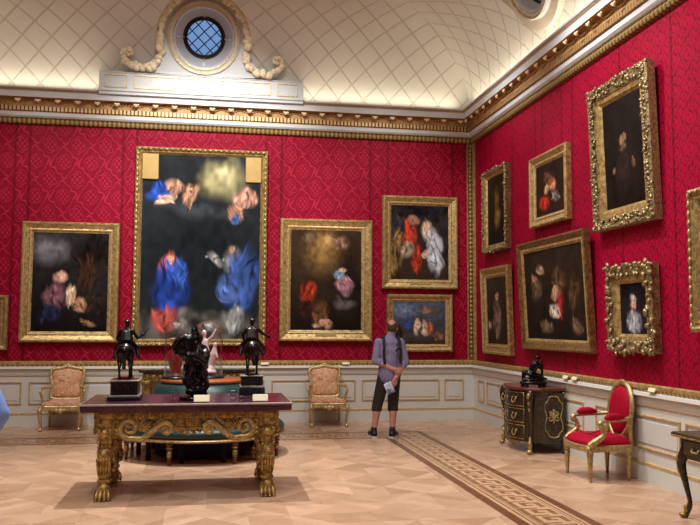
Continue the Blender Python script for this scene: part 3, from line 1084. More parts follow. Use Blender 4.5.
# gilt spandrel tablets filling the top corners of the big picture
for sx in (-1, 1):
    MB().box((sx * (1.10 - .115 - .13), -.055, 3.33 / 2 - .115 - .22), (.27, .03, .44), 0, bev=.01).build('corner_tablet', [TABLET], big)
p4 = picture('back', 1.165, 2.775, 1.36, 3.465, (.19, .19), 'plain', ((66, 50, 34), (28, 20, 16), [
    (.45, .2, .3, .3, 0, (128, 98, 56), .9), (.5, .12, .14, .1, 0, (172, 140, 84), .9), (.85, .5, .2, .4, 0, (30, 24, 22), .8), (.25, .62, .12, .13, 0, (150, 52, 36), .5), (.22, .78, .12, .10, 0, (56, 30, 26), .6),
    (.74, .55, .13, .10, -25, (166, 120, 130), .5), (.66, .45, .08, .06, 30, (120, 148, 168), .5), (.72, .40, .05, .03, 0, (200, 156, 130), .5), (.68, .13, .14, .08, 0, (130, 98, 82), .7), (.25, .08, .1, .06, 0, (120, 96, 80), .8),
    (.76, .74, .18, .07, 0, (96, 88, 84), .8), (.42, .84, .12, .14, 0, (90, 62, 36), .6), (.46, .95, .14, .035, 0, (186, 140, 120), .5)]), 51,
    'gilt-framed painting with golden glow and small red patch, right of the tallest painting', plate=True)
p5 = picture('back', 2.955, 4.33, 2.28, 3.925, (.165, .165), 'plain', ((54, 46, 44), (60, 44, 36), [
    (.5, .06, .6, .14, 0, (30, 28, 34), .7), (.1, .28, .13, .12, 0, (50, 46, 52), .6), (.1, .62, .14, .3, 0, (128, 102, 58), .5), (.32, .4, .12, .2, 0, (184, 62, 44), .5), (.45, .72, .1, .2, 0, (170, 58, 40), .5),
    (.26, .6, .13, .12, 0, (156, 136, 118), .6), (.62, .34, .10, .14, 0, (220, 184, 160), .5), (.76, .62, .15, .32, -8, (196, 202, 214), .4), (.95, .5, .08, .4, 0, (40, 38, 44), .6), (.6, .65, .06, .06, 0, (216, 172, 146), .5), (.4, .2, .1, .07, 0, (150, 110, 90), .5)]), 61,
    'gilt-framed painting with red and white patches, upper one of the pair beside the corner', plate=True)
p6 = picture('back', 3.04, 4.23, 1.18, 2.18, (.13, .13), 'plain', ((84, 96, 120), (66, 48, 38), [
    (.2, .2, .3, .2, 0, (110, 126, 156), .8), (.7, .22, .35, .16, 0, (92, 78, 72), .8), (.62, .2, .14, .10, 0, (160, 128, 100), .9), (.26, .52, .06, .14, 0, (52, 84, 168), .4), (.46, .6, .06, .2, 10, (206, 170, 146), .5),
    (.6, .6, .06, .2, -10, (216, 182, 150), .5), (.7, .6, .05, .18, 0, (170, 96, 66), .5), (.86, .8, .14, .12, 0, (116, 86, 74), .6), (.1, .75, .1, .2, 0, (44, 36, 32), .7)]), 71,
    'small landscape-format gilt-framed painting with blue-grey sky, lower one behind the standing man', plate=True)
# --- right wall (a is the far end)
p7 = picture('right', 13.13, 12.03, 2.875, 4.25, (.12, .12), 'leafy', ((44, 32, 24), (30, 20, 16), [(.5, .35, .16, .2, 0, (96, 74, 40), .8), (.52, .6, .2, .2, 10, (120, 88, 44), .8)]), 81,
             'slim carved-gilt portrait-format painting hung highest beside the corner on the right wall')
p8 = picture('right', 11.09, 9.85, 3.06, 4.09, (.15, .15), 'plain', ((44, 32, 28), (50, 30, 24), [(.3, .75, .2, .14, 0, (170, 50, 36), .5), (.6, .45, .12, .14, 0, (180, 120, 90), .5), (.4, .5, .1, .1, 0, (180, 144, 100), .5),
    (.7, .7, .14, .12, 0, (120, 112, 112), .6), (.45, .3, .2, .14, 0, (92, 60, 46), .7)]), 91,
    'squarish gilt-framed painting with red patch, between the slim portrait and the ornate portrait up high', lean=0)
p9 = picture('right', 9.12, 7.75, 2.785, 4.53, (.24, .24), 'carved', ((34, 28, 26), (30, 22, 20), [(.5, .38, .09, .06, 0, (150, 112, 80), .5), (.5, .47, .10, .03, 0, (130, 112, 92), .6), (.5, .62, .26, .26, 0, (44, 34, 32), .8),
    (.22, .64, .07, .03, -30, (124, 92, 66), .6), (.74, .62, .04, .05, 0, (128, 94, 68), .6)]), 101,
    'large dark portrait in a heavy carved gilt frame, highest on the right wall', lean=2.0)
p10 = picture('right', 13.25, 11.98, 1.17, 2.61, (.17, .17), 'plain', ((58, 46, 38), (54, 42, 34), [(.5, .55, .2, .3, 0, (110, 92, 80), .6), (.5, .28, .08, .07, 0, (186, 150, 124), .5), (.48, .72, .22, .2, 0, (120, 102, 88), .7), (.12, .7, .1, .08, 0, (150, 134, 116), .6)]), 111,
    'gilt-framed portrait-format painting with a pale grey-brown patch, lowest beside the corner on the right wall', lean=1.5)
p11 = picture('right', 11.53, 9.30, 1.305, 2.87, (.15, .15), 'dark', ((48, 38, 30), (34, 26, 22), [(.32, .22, .07, .07, 0, (180, 150, 120), .6), (.55, .5, .06, .08, 0, (196, 150, 122), .5), (.6, .62, .07, .16, 10, (140, 36, 44), .5), (.52, .68, .10, .08, 0, (208, 190, 170), .5),
    (.2, .45, .12, .16, 0, (88, 72, 56), .7), (.85, .5, .1, .2, 0, (74, 52, 36), .7), (.35, .85, .12, .08, 0, (112, 92, 72), .6), (.85, .85, .1, .1, 0, (104, 82, 62), .6), (.62, .35, .14, .14, 0, (84, 62, 42), .7), (.16, .32, .05, .05, 0, (170, 124, 96), .5)]), 121,
    'large wide dark painting in a brown-gold frame on the right wall, above the black commode', lean=3.0)
p12 = picture('right', 8.77, 7.79, 1.355, 2.33, (.20, .20), 'scrolled', ((26, 24, 26), (34, 32, 34), [(.5, .3, .12, .10, 0, (186, 170, 168), .6), (.5, .42, .10, .08, 0, (196, 150, 134), .5), (.5, .58, .12, .05, 0, (150, 52, 44), .5), (.5, .76, .28, .24, 0, (150, 150, 160), .6)]), 131,
    'small portrait in a deeply scrolled carved gilt frame, above the red armchair', lean=1.0)
p13 = picture('right', 7.12, 5.3, 1.59, 2.98, (.13, .13), 'rich', ((70, 84, 108), (60, 62, 62), [(.3, .3, .3, .3, 0, (110, 124, 150), .8)]), 141,
    'gilt-framed painting cut off by the right edge of the photo')

# little cards lying on the dado rail
def rail_card(wall, u, label, group='small cream cards on the dado rail'):
    mb = MB().box((0, 0, 0), (.13, .012, .045), 0, bev=.003)
    o = mb.build('caption_card', [CARD])
    lean = math.radians(-25)
    if wall == 'back': o.location = (u, YB - .088, .985); o.rotation_euler = (lean, 0, 0)
    else: o.location = (XR - .088, u, .985); o.rotation_euler = (lean, 0, -PI / 2)
    tag(o, label, 'card', group)
rail_card('back', .92, 'cream caption card on the back dado rail, just right of the tallest painting')
rail_card('back', 2.30, 'cream caption card on the back dado rail, beside the right beige armchair')
rail_card('right', 9.78, 'cream caption card on the right dado rail, farther one of the two beside the commode')
rail_card('right', 9.52, 'cream caption card on the right dado rail, nearer one of the two beside the commode')
rail_card('right', 7.72, 'cream caption card on the right dado rail behind the red armchair')
# ------------------------------------------------------------------ beige fauteuils against the back wall
def make_fauteuil(label):
    root = empty('carved_armchair', (0, 0, 0), 0, label, 'armchair', 'beige carved armchairs against the back wall')
    W, Dp = .64, .56
    # seat rail: serpentine front with a carved apron
    fr = smooth_path([(-.30, -.26, 0), (-.16, -.30, 0), (0, -.285, 0), (.16, -.30, 0), (.30, -.26, 0), (.285, 0, 0), (.25, .24, 0), (0, .25, 0), (-.25, .24, 0), (-.285, 0, 0)], 5, True)
    out = [(p.x, p.y) for p in fr]
    mb = MB().prism(out, .315, .385, 0, None, False, .012)
    for k, (x, z, s) in enumerate([(0, .305, .05), (-.06, .315, .035), (.06, .315, .035), (-.12, .325, .028), (.12, .325, .028), (-.2, .335, .024), (.2, .335, .024)]):
        mb.ell((x, -.285, z), (s, .016, s * .8), 0, n=8, rings=5)
    mb.build('seat_rail', [GOLD_PALE], root)
    sc = MB().cushion([(x * .94, y * .93) for x, y in out], .075, 0, 0, Matrix.Translation((0, 0, .385)))
    sc.build('seat', [BEIGE], root)
    for sx in (-1, 1):
        L = MB()
        L.tube(smooth_path([(sx * .285, -.255, .36), (sx * .30, -.275, .28), (sx * .285, -.265, .16), (sx * .275, -.262, .06), (sx * .285, -.285, .012)], 4), [.036, .036, .035, .034, .032, .031, .029, .027, .025, .024, .022, .02, .018, .018, .02, .022, .022], 8)
        L.ell((sx * .297, -.285, .30), (.035, .03, .05), 0, n=8, rings=5)
        L.build('leg', [GOLD_PALE], root)
        L = MB()
        L.tube(smooth_path([(sx * .235, .22, .36), (sx * .24, .23, .2), (sx * .245, .26, .014)], 5), [.03 - .001 * i for i in range(11)], 8)
        L.build('leg', [GOLD_PALE], root)
    # back: cartouche shaped, raked
    Mb = Matrix.Translation((0, .225, .40)) @ Matrix.Rotation(math.radians(-11), 4, 'X') @ Matrix.Rotation(PI / 2, 4, 'X')
    bo = smooth_path([(-.20, .05, 0), (0, .04, 0), (.20, .05, 0), (.235, .12, 0), (.222, .26, 0), (.258, .44, 0), (.225, .515, 0), (.12, .535, 0), (0, .56, 0), (-.12, .535, 0), (-.225, .515, 0), (-.258, .44, 0), (-.222, .26, 0), (-.235, .12, 0)], 5, True)
    fm = MB().tube([(p.x, p.y, 0) for p in bo], .03, 8, True, 0, Mb)
    for x, y, s in [(0, .585, .035), (-.05, .575, .026), (.05, .575, .026), (-.22, .52, .03), (.22, .52, .03), (-.25, .43, .024), (.25, .43, .024), (0, .03, .04), (-.07, .04, .024), (.07, .04, .024)]:
        fm.ell((x, y, .015), (s, s * .7, .02), 0, Mb, 8, 5)
    for sx in (-1, 1):
        fm.tube([Mb @ Vector((sx * .2, .05, 0)), Vector((sx * .22, .225, .36))], .028, 8)
    fm.build('back_frame', [GOLD_PALE], root)
    bc = MB().cushion([(p.x * .9, .295 + (p.y - .295) * .9) for p in bo], .045, .03, 0, Mb)
    bc.build('backrest', [BEIGE], root)
    for sx in (-1, 1):
        A = MB()
        pts = smooth_path([tuple(Mb @ Vector((sx * .225, .24, 0))), (sx * .30, .10, .63), (sx * .325, -.06, .615), (sx * .325, -.125, .59), (sx * .30, -.10, .50), (sx * .285, -.08, .39)], 5)
        A.tube(pts, .021, 8)
        ar = A.build('armrest', [GOLD_PALE], root)
        P = MB()
        P.tube([(sx * .298, .11, .645), (sx * .318, .04, .642), (sx * .325, -.05, .634)], [.018, .03, .018], 8, flat=.8)
        P.build('arm_pad', [BEIGE], ar)
    return root
ch1 = make_fauteuil('beige carved-gilt armchair under the leftmost full painting, at the left of the back wall')
ch1.location = (-2.23, 13.2, 0)
ch2 = copy_tree(ch1)
ch2.location = (1.92, 13.16, 0)
ch2['label'] = 'beige carved-gilt armchair between the round green seat and the standing man'

# ------------------------------------------------------------------ crimson armchair
def make_red_chair():
    root = empty('crimson_armchair', (0, 0, 0), 0, 'gilt armchair upholstered in crimson silk with oval back, by the right wall', 'armchair')
    out = [(p.x, p.y) for p in smooth_path([(-.30, -.24, 0), (-.16, -.30, 0), (0, -.315, 0), (.16, -.30, 0), (.30, -.24, 0), (.29, 0, 0), (.25, .27, 0), (0, .28, 0), (-.25, .27, 0), (-.29, 0, 0)], 5, True)]
    MB().prism(out, .315, .385, 0, None, False, .012).build('seat_rail', [GOLD], root)
    MB().cushion([(x * .97, y * .97) for x, y in out], .10, 0, 0, Matrix.Translation((0, 0, .385))).build('seat', [RED_SILK], root)
    leg = [(.001, 0), (.014, 0), (.018, .02), (.014, .03), (.018, .06), (.026, .2), (.03, .255), (.022, .262), (.034, .272), (.034, .285), (.026, .292), (.036, .30), (.036, .38), (.001, .381)]
    for sx in (-1, 1):
        for y, x in ((-.245, .275), (.215, .235)):
            MB().lathe(leg, 20, (sx * x, y, 0), 0, rib=10, ribd=.06).build('leg', [GOLD], root)
    Mb = Matrix.Translation((0, .22, .41)) @ Matrix.Rotation(math.radians(-7), 4, 'X') @ Matrix.Rotation(PI / 2, 4, 'X')
    bo = [(.245 * math.cos(a) * (1 + .05 * math.sin(a)), .315 + .30 * math.sin(a)) for a in [2 * PI * i / 40 for i in range(40)]]
    f = MB().tube([(x, y, 0) for x, y in bo], .027, 8, True, 0, Mb)
    f.tube([(x * 1.07, .315 + (y - .315) * 1.06, .0) for x, y in bo], .014, 6, True, 0, Mb)
    f.ell((0, .63, .01), (.06, .025, .025), 0, Mb, 10, 6)
    for sx in (-1, 1):
        f.tube([Mb @ Vector((sx * .13, .04, 0)), Vector((sx * .225, .25, .36))], [.028, .034], 8)
        f.tube([Mb @ Vector((sx * .245, .30, 0)), Mb @ Vector((sx * .25, .1, 0)), Vector((sx * .24, .25, .36))], [.018, .022, .03], 8)
    f.build('back_frame', [GOLD], root)
    MB().cushion([(x * .88, .315 + (y - .315) * .88) for x, y in bo], .06, .04, 0, Mb).build('backrest', [RED_SILK], root)
    for sx in (-1, 1):
        A = MB()
        a0 = Mb @ Vector((sx * .24, .26, 0))
        A.tube(smooth_path([tuple(a0), (sx * .30, .14, .655), (sx * .325, -.04, .645), (sx * .325, -.13, .635), (sx * .325, -.155, .605), (sx * .318, -.125, .575)], 5), [.022] * 18 + [.026] * 4 + [.028] * 4, 8)
        A.ell((sx * .325, -.145, .61), (.026, .034, .034), 0, n=10, rings=6)
        A.tube(smooth_path([(sx * .322, -.12, .60), (sx * .315, -.10, .54), (sx * .31, -.115, .48), (sx * .30, -.20, .42), (sx * .28, -.25, .375)], 5), [.02 + .0012 * i for i in range(21)], 8)
        ar = A.build('armrest', [GOLD], root)
        P = MB().tube([(sx * .302, .13, .672), (sx * .315, .05, .685), (sx * .325, -.05, .68), (sx * .325, -.09, .662)], [.024, .042, .042, .024], 10, flat=.9)
        P.build('arm_pad', [RED_SILK], ar)
    C = MB().tube(smooth_path([(-.315, -.12, .56), (-.15, -.16, .50), (0, -.17, .485), (.15, -.16, .50), (.315, -.12, .56)], 5), .008, 6)
    C.build('barrier_cord', [CORD_RED], root)
    return root
rc = make_red_chair()
rc.location = (4.225, 8.29, 0); rc.rotation_euler = (0, 0, -PI / 2)

# ------------------------------------------------------------------ black commode with gilt mounts (front faces -Y locally)
def make_commode():
    root = empty('inlaid_commode', (0, 0, 0), 0, 'black and gilt commode with bowed drawers and red-brown marble top, right wall', 'commode')
    # plan: local x along the wall, -y to the room; bowed front
    def plan(g=0.0, n=13):
        P = [(-.52 - g, .0), (-.56 - g, -.40 - g), (-.47, -.56 - g)]
        P += [(-.42 + .84 * i / (n - 1), -.56 - g - .15 * math.sin(PI * i / (n - 1))) for i in range(n)]
        P += [(.47, -.56 - g), (.56 + g, -.40 - g), (.52 + g, .0)]
        return P
    MB().prism(plan(), .14, .80, 0).build('body', [VENEER], root)
    MB().prism(plan(.035), .805, .84, 0, None, False, .012).build('marble_top', [MARBLE_RED], root)
    zs = [(.165, .355), (.375, .565), (.585, .775)]
    xs = [-.36 + .72 * i / 12 for i in range(13)]
    fy = lambda x: -.56 - .15 * math.sin(PI * (x + .42) / .84)
    for z0, z1 in zs:
        d = MB()
        o_ = [(x, fy(x) - .012) for x in xs] + [(x, fy(x) + .01) for x in reversed(xs)]
        d.prism(o_, z0, z1, 0)
        dr = d.build('drawer', [VENEER], root)
        e = MB()
        for zz in (z0 + .008, z1 - .008): e.tube([(x, fy(x) - .014, zz) for x in xs], .006, 6)
        for xx in (xs[0], xs[-1]): e.tube([(xx, fy(xx) - .014, z0), (xx, fy(xx) - .014, z1)], .006, 6)
        e.build('brass_edging', [GOLD_DARK], dr)
        for hx in (-.2, .2):
            h = MB(); zc = (z0 + z1) / 2
            h.tube(smooth_path([(hx - .055, fy(hx) - .03, zc + .025), (hx - .06, fy(hx) - .045, zc - .02), (hx, fy(hx) - .05, zc - .045), (hx + .06, fy(hx) - .045, zc - .02), (hx + .055, fy(hx) - .03, zc + .025)], 5), .009, 7)
            for q in (-.055, .055): h.ell((hx + q, fy(hx) - .02, zc + .025), (.017, .015, .017), 0, n=8, rings=5)
            h.build('drawer_handle', [GOLD], dr)
        k = MB().ell((0, fy(0) - .016, (z0 + z1) / 2), (.022, .01, .035), 0, n=10, rings=6)
        k.build('escutcheon', [GOLD], dr)
    # doors on both ends with cartouche
    for sx in (-1, 1):
        M = Matrix.Translation((sx * .548, -.205, .475)) @ Matrix.Rotation(math.radians(sx * -5.5), 4, 'Z') @ Matrix.Rotation(sx * PI / 2, 4, 'Z') @ Matrix.Rotation(PI / 2, 4, 'X')
        d = MB().box((0, 0, .002), (.35, .60, .016), 0, M)
        dr = d.build('side_panel', [VENEER], root)
        ca = smooth_path([(0, .235, 0), (.05, .225, 0), (.075, .18, 0), (.105, .15, 0), (.108, .08, 0), (.085, 0, 0), (.108, -.08, 0), (.105, -.15, 0), (.075, -.18, 0), (.05, -.225, 0), (0, -.235, 0)], 4)
        pts = [(p.x * 1.3, p.y * 1.12, .014) for p in ca] + [(-p.x * 1.3, p.y * 1.12, .014) for p in reversed(ca[1:-1])]
        MB().tube(pts, .009, 6, True, 0, M).build('cartouche_moulding', [GOLD], dr)
        g = MB()
        g.ell((0, .0, .018), (.028, .06, .014), 0, M, 8, 5); g.ell((0, .075, .018), (.024, .026, .014), 0, M, 8, 5)
        for s in (-1, 1):
            g.tube([(s * x, y, .02) for x, y in spiral(.055, -.02, .045, .008, PI / 2, 1.2, 16)], .010, 5, False, 0, M)
            g.tube([(s * x, y, .02) for x, y in spiral(.045, .045, .03, .005, -PI / 2, 1.2, 14)], .009, 5, False, 0, M)
        g.ell((0, -.06, .018), (.014, .03, .01), 0, M, 8, 5)
        g.build('gilt_mount', [GOLD], dr)
    # corner stiles with gilt espagnolette mounts, ending in cabriole feet
    for sx in (-1, 1):
        s = MB()
        s.tube(smooth_path([(sx * .50, -.555, .80), (sx * .525, -.585, .68), (sx * .50, -.56, .5), (sx * .485, -.545, .3), (sx * .50, -.56, .14), (sx * .52, -.59, .012)], 5), [.045, .05, .055, .055, .052, .048, .044, .04, .037, .035, .034, .033, .032, .032, .032, .03, .03, .028, .028, .026, .026, .026, .026, .026, .028, .03][:26], 8)
        st = s.build('leg', [VENEER], root)
        g = MB()
        g.ell((sx * .535, -.61, .735), (.03, .03, .045), 0, n=10, rings=6); g.ell((sx * .53, -.60, .66), (.034, .03, .05), 0, n=10, rings=6)
        g.ell((sx * .52, -.59, .59), (.024, .024, .06), 0, n=8, rings=5); g.ell((sx * .508, -.575, .51), (.016, .016, .05), 0, n=8, rings=5)
        g.build('gilt_mount', [GOLD], st)
        g = MB()
        g.ell((sx * .525, -.60, .03), (.045, .05, .03), 0, n=10, rings=6); g.ell((sx * .51, -.585, .10), (.034, .034, .07), 0, n=10, rings=6); g.ell((sx * .50, -.575, .17), (.024, .024, .05), 0, n=8, rings=5)
        g.build('gilt_foot', [GOLD], st)
        b = MB().box((sx * .52, -.035, .40), (.055, .06, .80), 0, bev=.008)
        bl_ = b.build('leg', [VENEER], root)
        g = MB().ell((sx * .55, -.035, .73), (.018, .026, .06), 0, n=8, rings=5); g.ell((sx * .55, -.035, .62), (.012, .018, .07), 0, n=8, rings=5)
        g.build('gilt_mount', [GOLD], bl_)
    a = MB()
    a.prism([(x, z) for x, z in [(-.30, .14), (.30, .14), (.2, .10), (.08, .085), (0, .06), (-.08, .085), (-.2, .10)]], -.012, .012, 0, Matrix.Translation((0, -.645, 0)) @ Matrix.Rotation(PI / 2, 4, 'X'))
    a.build('apron', [GOLD_DARK], root)
    return root
cm = make_commode()
cm.location = (4.55, 10.33, 0); cm.rotation_euler = (0, 0, -PI / 2); cm.scale = (.93, .82, 1)

# ------------------------------------------------------------------ writing desk at the right edge
def make_desk():
    root = empty('writing_desk', (0, 0, 0), 0, 'dark veneered desk with gilt-mounted cabriole legs, cut off by the right edge', 'desk')
    W, D = 1.5, .56
    MB().box((0, 0, .715), (W + .08, D + .08, .03), 0, bev=.01).build('desk_top', [VENEER], root)
    e = MB()
    for y in (-D / 2 - .035, D / 2 + .035): e.box((0, y, .70), (W + .07, .016, .018), 0, bev=.004)
    for x in (-W / 2 - .035, W / 2 + .035): e.box((x, 0, .70), (.016, D + .07, .018), 0, bev=.004)
    e.build('brass_edge', [GOLD_DARK], root)
    MB().box((0, 0, .605), (W - .04, D - .03, .185), 0, bev=.006).build('frieze', [VENEER], root)
    for k in range(3):
        x = -.46 + .46 * k
        d = MB().box((x, -D / 2 + .008, .61), (.40, .02, .13), 0, bev=.005).build('drawer', [VENEER], root)
        MB().tube([(x - .05, -D / 2 - .012, .62), (x - .04, -D / 2 - .03, .59), (x + .04, -D / 2 - .03, .59), (x + .05, -D / 2 - .012, .62)], .008, 6).build('drawer_handle', [GOLD], d)
    for sx in (-1, 1):
        MB().box((sx * (W / 2 - .015), 0, .61), (.02, D * .6, .12), 0, bev=.005).build('end_panel', [VENEER], root)
        m = MB()
        m.tube([(sx * (W / 2), -.12, .53), (sx * (W / 2), -.06, .505), (sx * (W / 2), 0, .46), (sx * (W / 2), .06, .505), (sx * (W / 2), .12, .53)], [.015, .025, .04, .025, .015], 8)
        m.build('apron_mount', [GOLD_DARK], root)
        for sy in (-1, 1):
            x, y = sx * (W / 2 - .065), sy * (D / 2 - .05)
            L = MB().tube(smooth_path([(x, y, .69), (x + sx * .015, y + sy * .015, .56), (x + sx * .035, y + sy * .035, .46), (x + sx * .01, y + sy * .01, .28), (x - sx * .01, y - sy * .01, .12), (x + sx * .02, y + sy * .02, .015)], 5),
                          [.034, .034, .035, .037, .04, .043, .046, .047, .046, .042, .042, .038, .034, .031, .028, .026, .024, .022, .021, .02, .02, .02, .02, .021, .023, .025], 8)
            lg = L.build('leg', [VENEER], root)
            g = MB()
            g.ell((x + sx * .04, y + sy * .04, .50), (.04, .04, .05), 0, n=10, rings=6); g.ell((x + sx * .045, y + sy * .045, .43), (.026, .026, .06), 0, n=8, rings=5)
            g.build('gilt_mount', [GOLD_DARK], lg)
            g = MB().ell((x + sx * .03, y + sy * .03, .026), (.038, .038, .024), 0, n=10, rings=6); g.ell((x + sx * .012, y + sy * .012, .08), (.026, .026, .05), 0, n=8, rings=5)
            g.build('gilt_foot', [GOLD_DARK], lg)
    return root
dk = make_desk()
dk.location = (4.32, 5.74, 0); dk.rotation_euler = (0, 0, -PI / 2)

# ------------------------------------------------------------------ gilt centre table with porphyry slab
def make_table():
    root = empty('gilt_centre_table', (0, 0, 0), 0, 'carved gilt table with purple stone top and lion-paw legs, foreground centre', 'table')
    W, D, H = 1.98, 1.06, .893
    MB().box((0, 0, H - .04), (W, D, .08), 0, bev=.008).build('stone_top', [PORPHYRY], root)
    e = MB()
    for y in (-D / 2 - .002, D / 2 + .002): e.box((0, y, H - .012), (W + .01, .012, .018), 0, bev=.003)
    for x in (-W / 2 - .002, W / 2 + .002): e.box((x, 0, H - .012), (.012, D, .018), 0, bev=.003)
    e.build('metal_edge', [STONE_GREY], root)
    w, d = 1.70, .86
    f = MB()
    zt = H - .082
    for y in (-d / 2, d / 2): f.box((0, y, zt - .035), (w, .05, .07), 0, bev=.006)
    for x in (-w / 2, w / 2): f.box((x, 0, zt - .035), (.05, d, .07), 0, bev=.006)
    for y, s in ((-d / 2 - .025, -1), (d / 2 + .025, 1)):
        n = 56
        for k in range(n):
            f.cap((-w / 2 + .06 + (w - .12) * k / (n - 1), y, zt - .055), (-w / 2 + .06 + (w - .12) * k / (n - 1), y, zt - .015), .010, .010, 0, n=6)
    f.build('fluted_frieze', [GOLD_DARK], root)
    # open-work scrolls front and back, two pairs either side of a fluted keystone
    for sy in (-1, 1):
        y = sy * d / 2
        for sx in (-1, 1):
            b = MB()
            zc = zt - .155
            sp = spiral(.545, zc - .0, .10, .016, -PI * .6, 1.6, 44)
            pts = [(x, z) for x, z in reversed(sp)]
            body = smooth_path([(sp[0][0], sp[0][1], 0), (.43, zc - .10, 0), (.34, zc - .04, 0), (.27, zc + .02, 0), (.21, zc + .05, 0), (.155, zc + .02, 0)], 7)
            pts += [(p.x, p.y) for p in body[1:]]
            pts += spiral(.205, zc - .012, .05, .008, PI * .82, 1.4, 26)
            nn = len(pts)
            rad = [.012 + .018 * min(1, i / 40) if i < nn - 26 else .024 - .013 * (i - nn + 26) / 26 for i in range(nn)]
            MB().tube([(sx * x, y + sy * .012, z) for x, z in pts], rad, 10).build('scroll', [GOLD], root)
            # shell fans filling the volutes
            for q in range(7):
                a = math.radians(-35 + q * 22)
                b.cap((sx * (.46), y, zc - .02), (sx * (.46 - .12 * math.cos(a)), y, zc - .02 + .085 * math.sin(a) + .02), .008, .014, 0, n=6)
            for q in range(5):
                a = math.radians(200 + q * 35)
                b.ell((sx * (.555 + .02 * math.cos(a)), y, zc + .02 * math.sin(a)), (.012, .014, .012), 0, n=6, rings=4)
            b.build('scroll_carving', [GOLD_DARK], root)
            s = MB()
            s.box((sx * .695, y, zt - .145), (.12, .05, .17), 0, bev=.01)
            for q in range(4): s.ell((sx * .66, y - .0 + sy * .025, zt - .09 - .04 * q), (.03, .018, .02), 0, n=8, rings=5)
            s.build('frieze_block', [GOLD_DARK], root)
        k = MB()
        k.box((0, y, zt - .105), (.25, .05, .08), 0, bev=.008)
        for q in range(9): k.cap((-.105 + .026 * q, y + sy * .026, zt - .135), (-.105 + .026 * q, y + sy * .026, zt - .08), .009, .009, 0, n=6)
        for q in range(7):
            a = PI + PI * q / 6
            k.cap((0, y, zt - .155), (.13 * math.cos(a), y, zt - .165 + .055 * math.sin(a)), .010, .018, 0, n=6)
        k.build('keystone_shell', [GOLD_DARK], root)
    # end rails
    for sx in (-1, 1):
        b = MB().box((sx * w / 2, 0, zt - .13), (.05, d - .1, .12), 0, bev=.01)
        for q in range(9): b.ell((sx * (w / 2 + .02), -.34 + .085 * q, zt - .19), (.02, .045, .035), 0, n=8, rings=5)
        b.build('end_rail', [GOLD_DARK], root)
    # term legs: capital, lion mask, tapering body, square tie, paw
    def leg(sx, sy):
        x, y = sx * .765, sy * (d / 2 - .10) if sy > 0 else -d / 2 + .02
        m = MB()
        def sq(z, a, b, cy=0):
            P = []
            for i in range(16):
                t = 2 * PI * i / 16
                c, s = math.cos(t), math.sin(t)
                k_ = (abs(c) ** 4 + abs(s) ** 4) ** -.25
                P.append((x + a * .84 * c * k_, y + cy + b * .9 * s * k_, z))
            return P
        f_ = -1 if sy < 0 else 1
        prof = [(.14, .058, .058, 0), (.16, .062, .062, 0), (.185, .05, .05, 0), (.21, .068, .066, 0), (.26, .072, .075, 0), (.32, .07, .08, f_ * .01), (.40, .078, .09, f_ * .02), (.46, .078, .088, f_ * .018), (.50, .066, .066, f_ * .005), (.52, .07, .068, 0), (.58, .075, .075, f_ * .01), (.64, .072, .07, f_ * .006), (.675, .06, .06, 0), (.69, .085, .08, 0), (.71, .085, .08, 0), (.72, .075, .072, 0), (.775, .075, .072, 0), (.811, .09, .085, 0)]
        m.loft([sq(*q) for q in prof], 0)
        # lion mask
        yf = y + f_ * .075
        m.ell((x, yf, .605), (.05, .035, .05), 0, n=12, rings=8)
        m.ell((x, yf + f_ * .03, .585), (.026, .026, .022), 0, n=10, rings=6)
        for s in (-1, 1):
            m.ell((x + s * .02, yf + f_ * .022, .618), (.011, .012, .009), 0, n=8, rings=5)
            m.ell((x + s * .05, yf - f_ * .005, .635), (.02, .02, .024), 0, n=8, rings=5)
            for q in range(4): m.ell((x + s * (.044 + .003 * q), yf - f_ * .01, .61 - q * .026), (.02, .022, .02), 0, n=8, rings=5)
        # acanthus leaves on the body
        for q in range(5):
            t = -1 + q * .5
            m.cap((x + t * .046, y + f_ * .068, .24), (x + t * .054, y + f_ * .09, .36), .013, .017, 0, n=6)
            m.ell((x + t * .05, y + f_ * .108, .375), (.018, .016, .02), 0, n=8, rings=5)
        m.ell((x, y + f_ * .112, .44), (.022, .014, .022), 1, n=10, rings=6)
        for q in range(4): m.ell((x - .05 + .033 * q, y + f_ * .082, .495), (.016, .014, .014), 0, n=8, rings=5)
        # carved foliage on the inner flank
        for q in range(8):
            m.ell((x - sx * (.068 + .012 * math.sin(q * 1.3)), y - f_ * .05 + .01 * (q % 2), .26 + .042 * q), (.03, .05, .028), 0, n=8, rings=5, rot=(.3 * q, 0, .4))
        m.box((x, y, .172), (.118, .118, .03), 0, bev=.006)
        lg = m.build('leg', [GOLD_DARK, GOLD_PALE], root)
        p = MB()
        p.ell((x, y + f_ * .02, .085), (.072, .075, .075), 0, n=12, rings=8)
        for q in range(4):
            t = -1.5 + q
            p.tube(smooth_path([(x + t * .028, y + f_ * .03, .10), (x + t * .034, y + f_ * .085, .075), (x + t * .038, y + f_ * .125, .035), (x + t * .039, y + f_ * .14, .014)], 4), [.02, .021, .022, .023, .024, .024, .024, .023, .022, .02, .018, .016, .013], 8)
            p.cap((x + t * .039, y + f_ * .145, .018), (x + t * .04, y + f_ * .16, .008), .008, .004, 0, n=6)
        p.ell((x, y - f_ * .05, .05), (.06, .05, .048), 0, n=10, rings=6)
        p.build('lion_paw', [GOLD_DARK], lg)
    for sx in (-1, 1):
        for sy in (-1, 1): leg(sx, sy)
    return root
tb = make_table()
tb.location = (-.19, 8.37, 0)

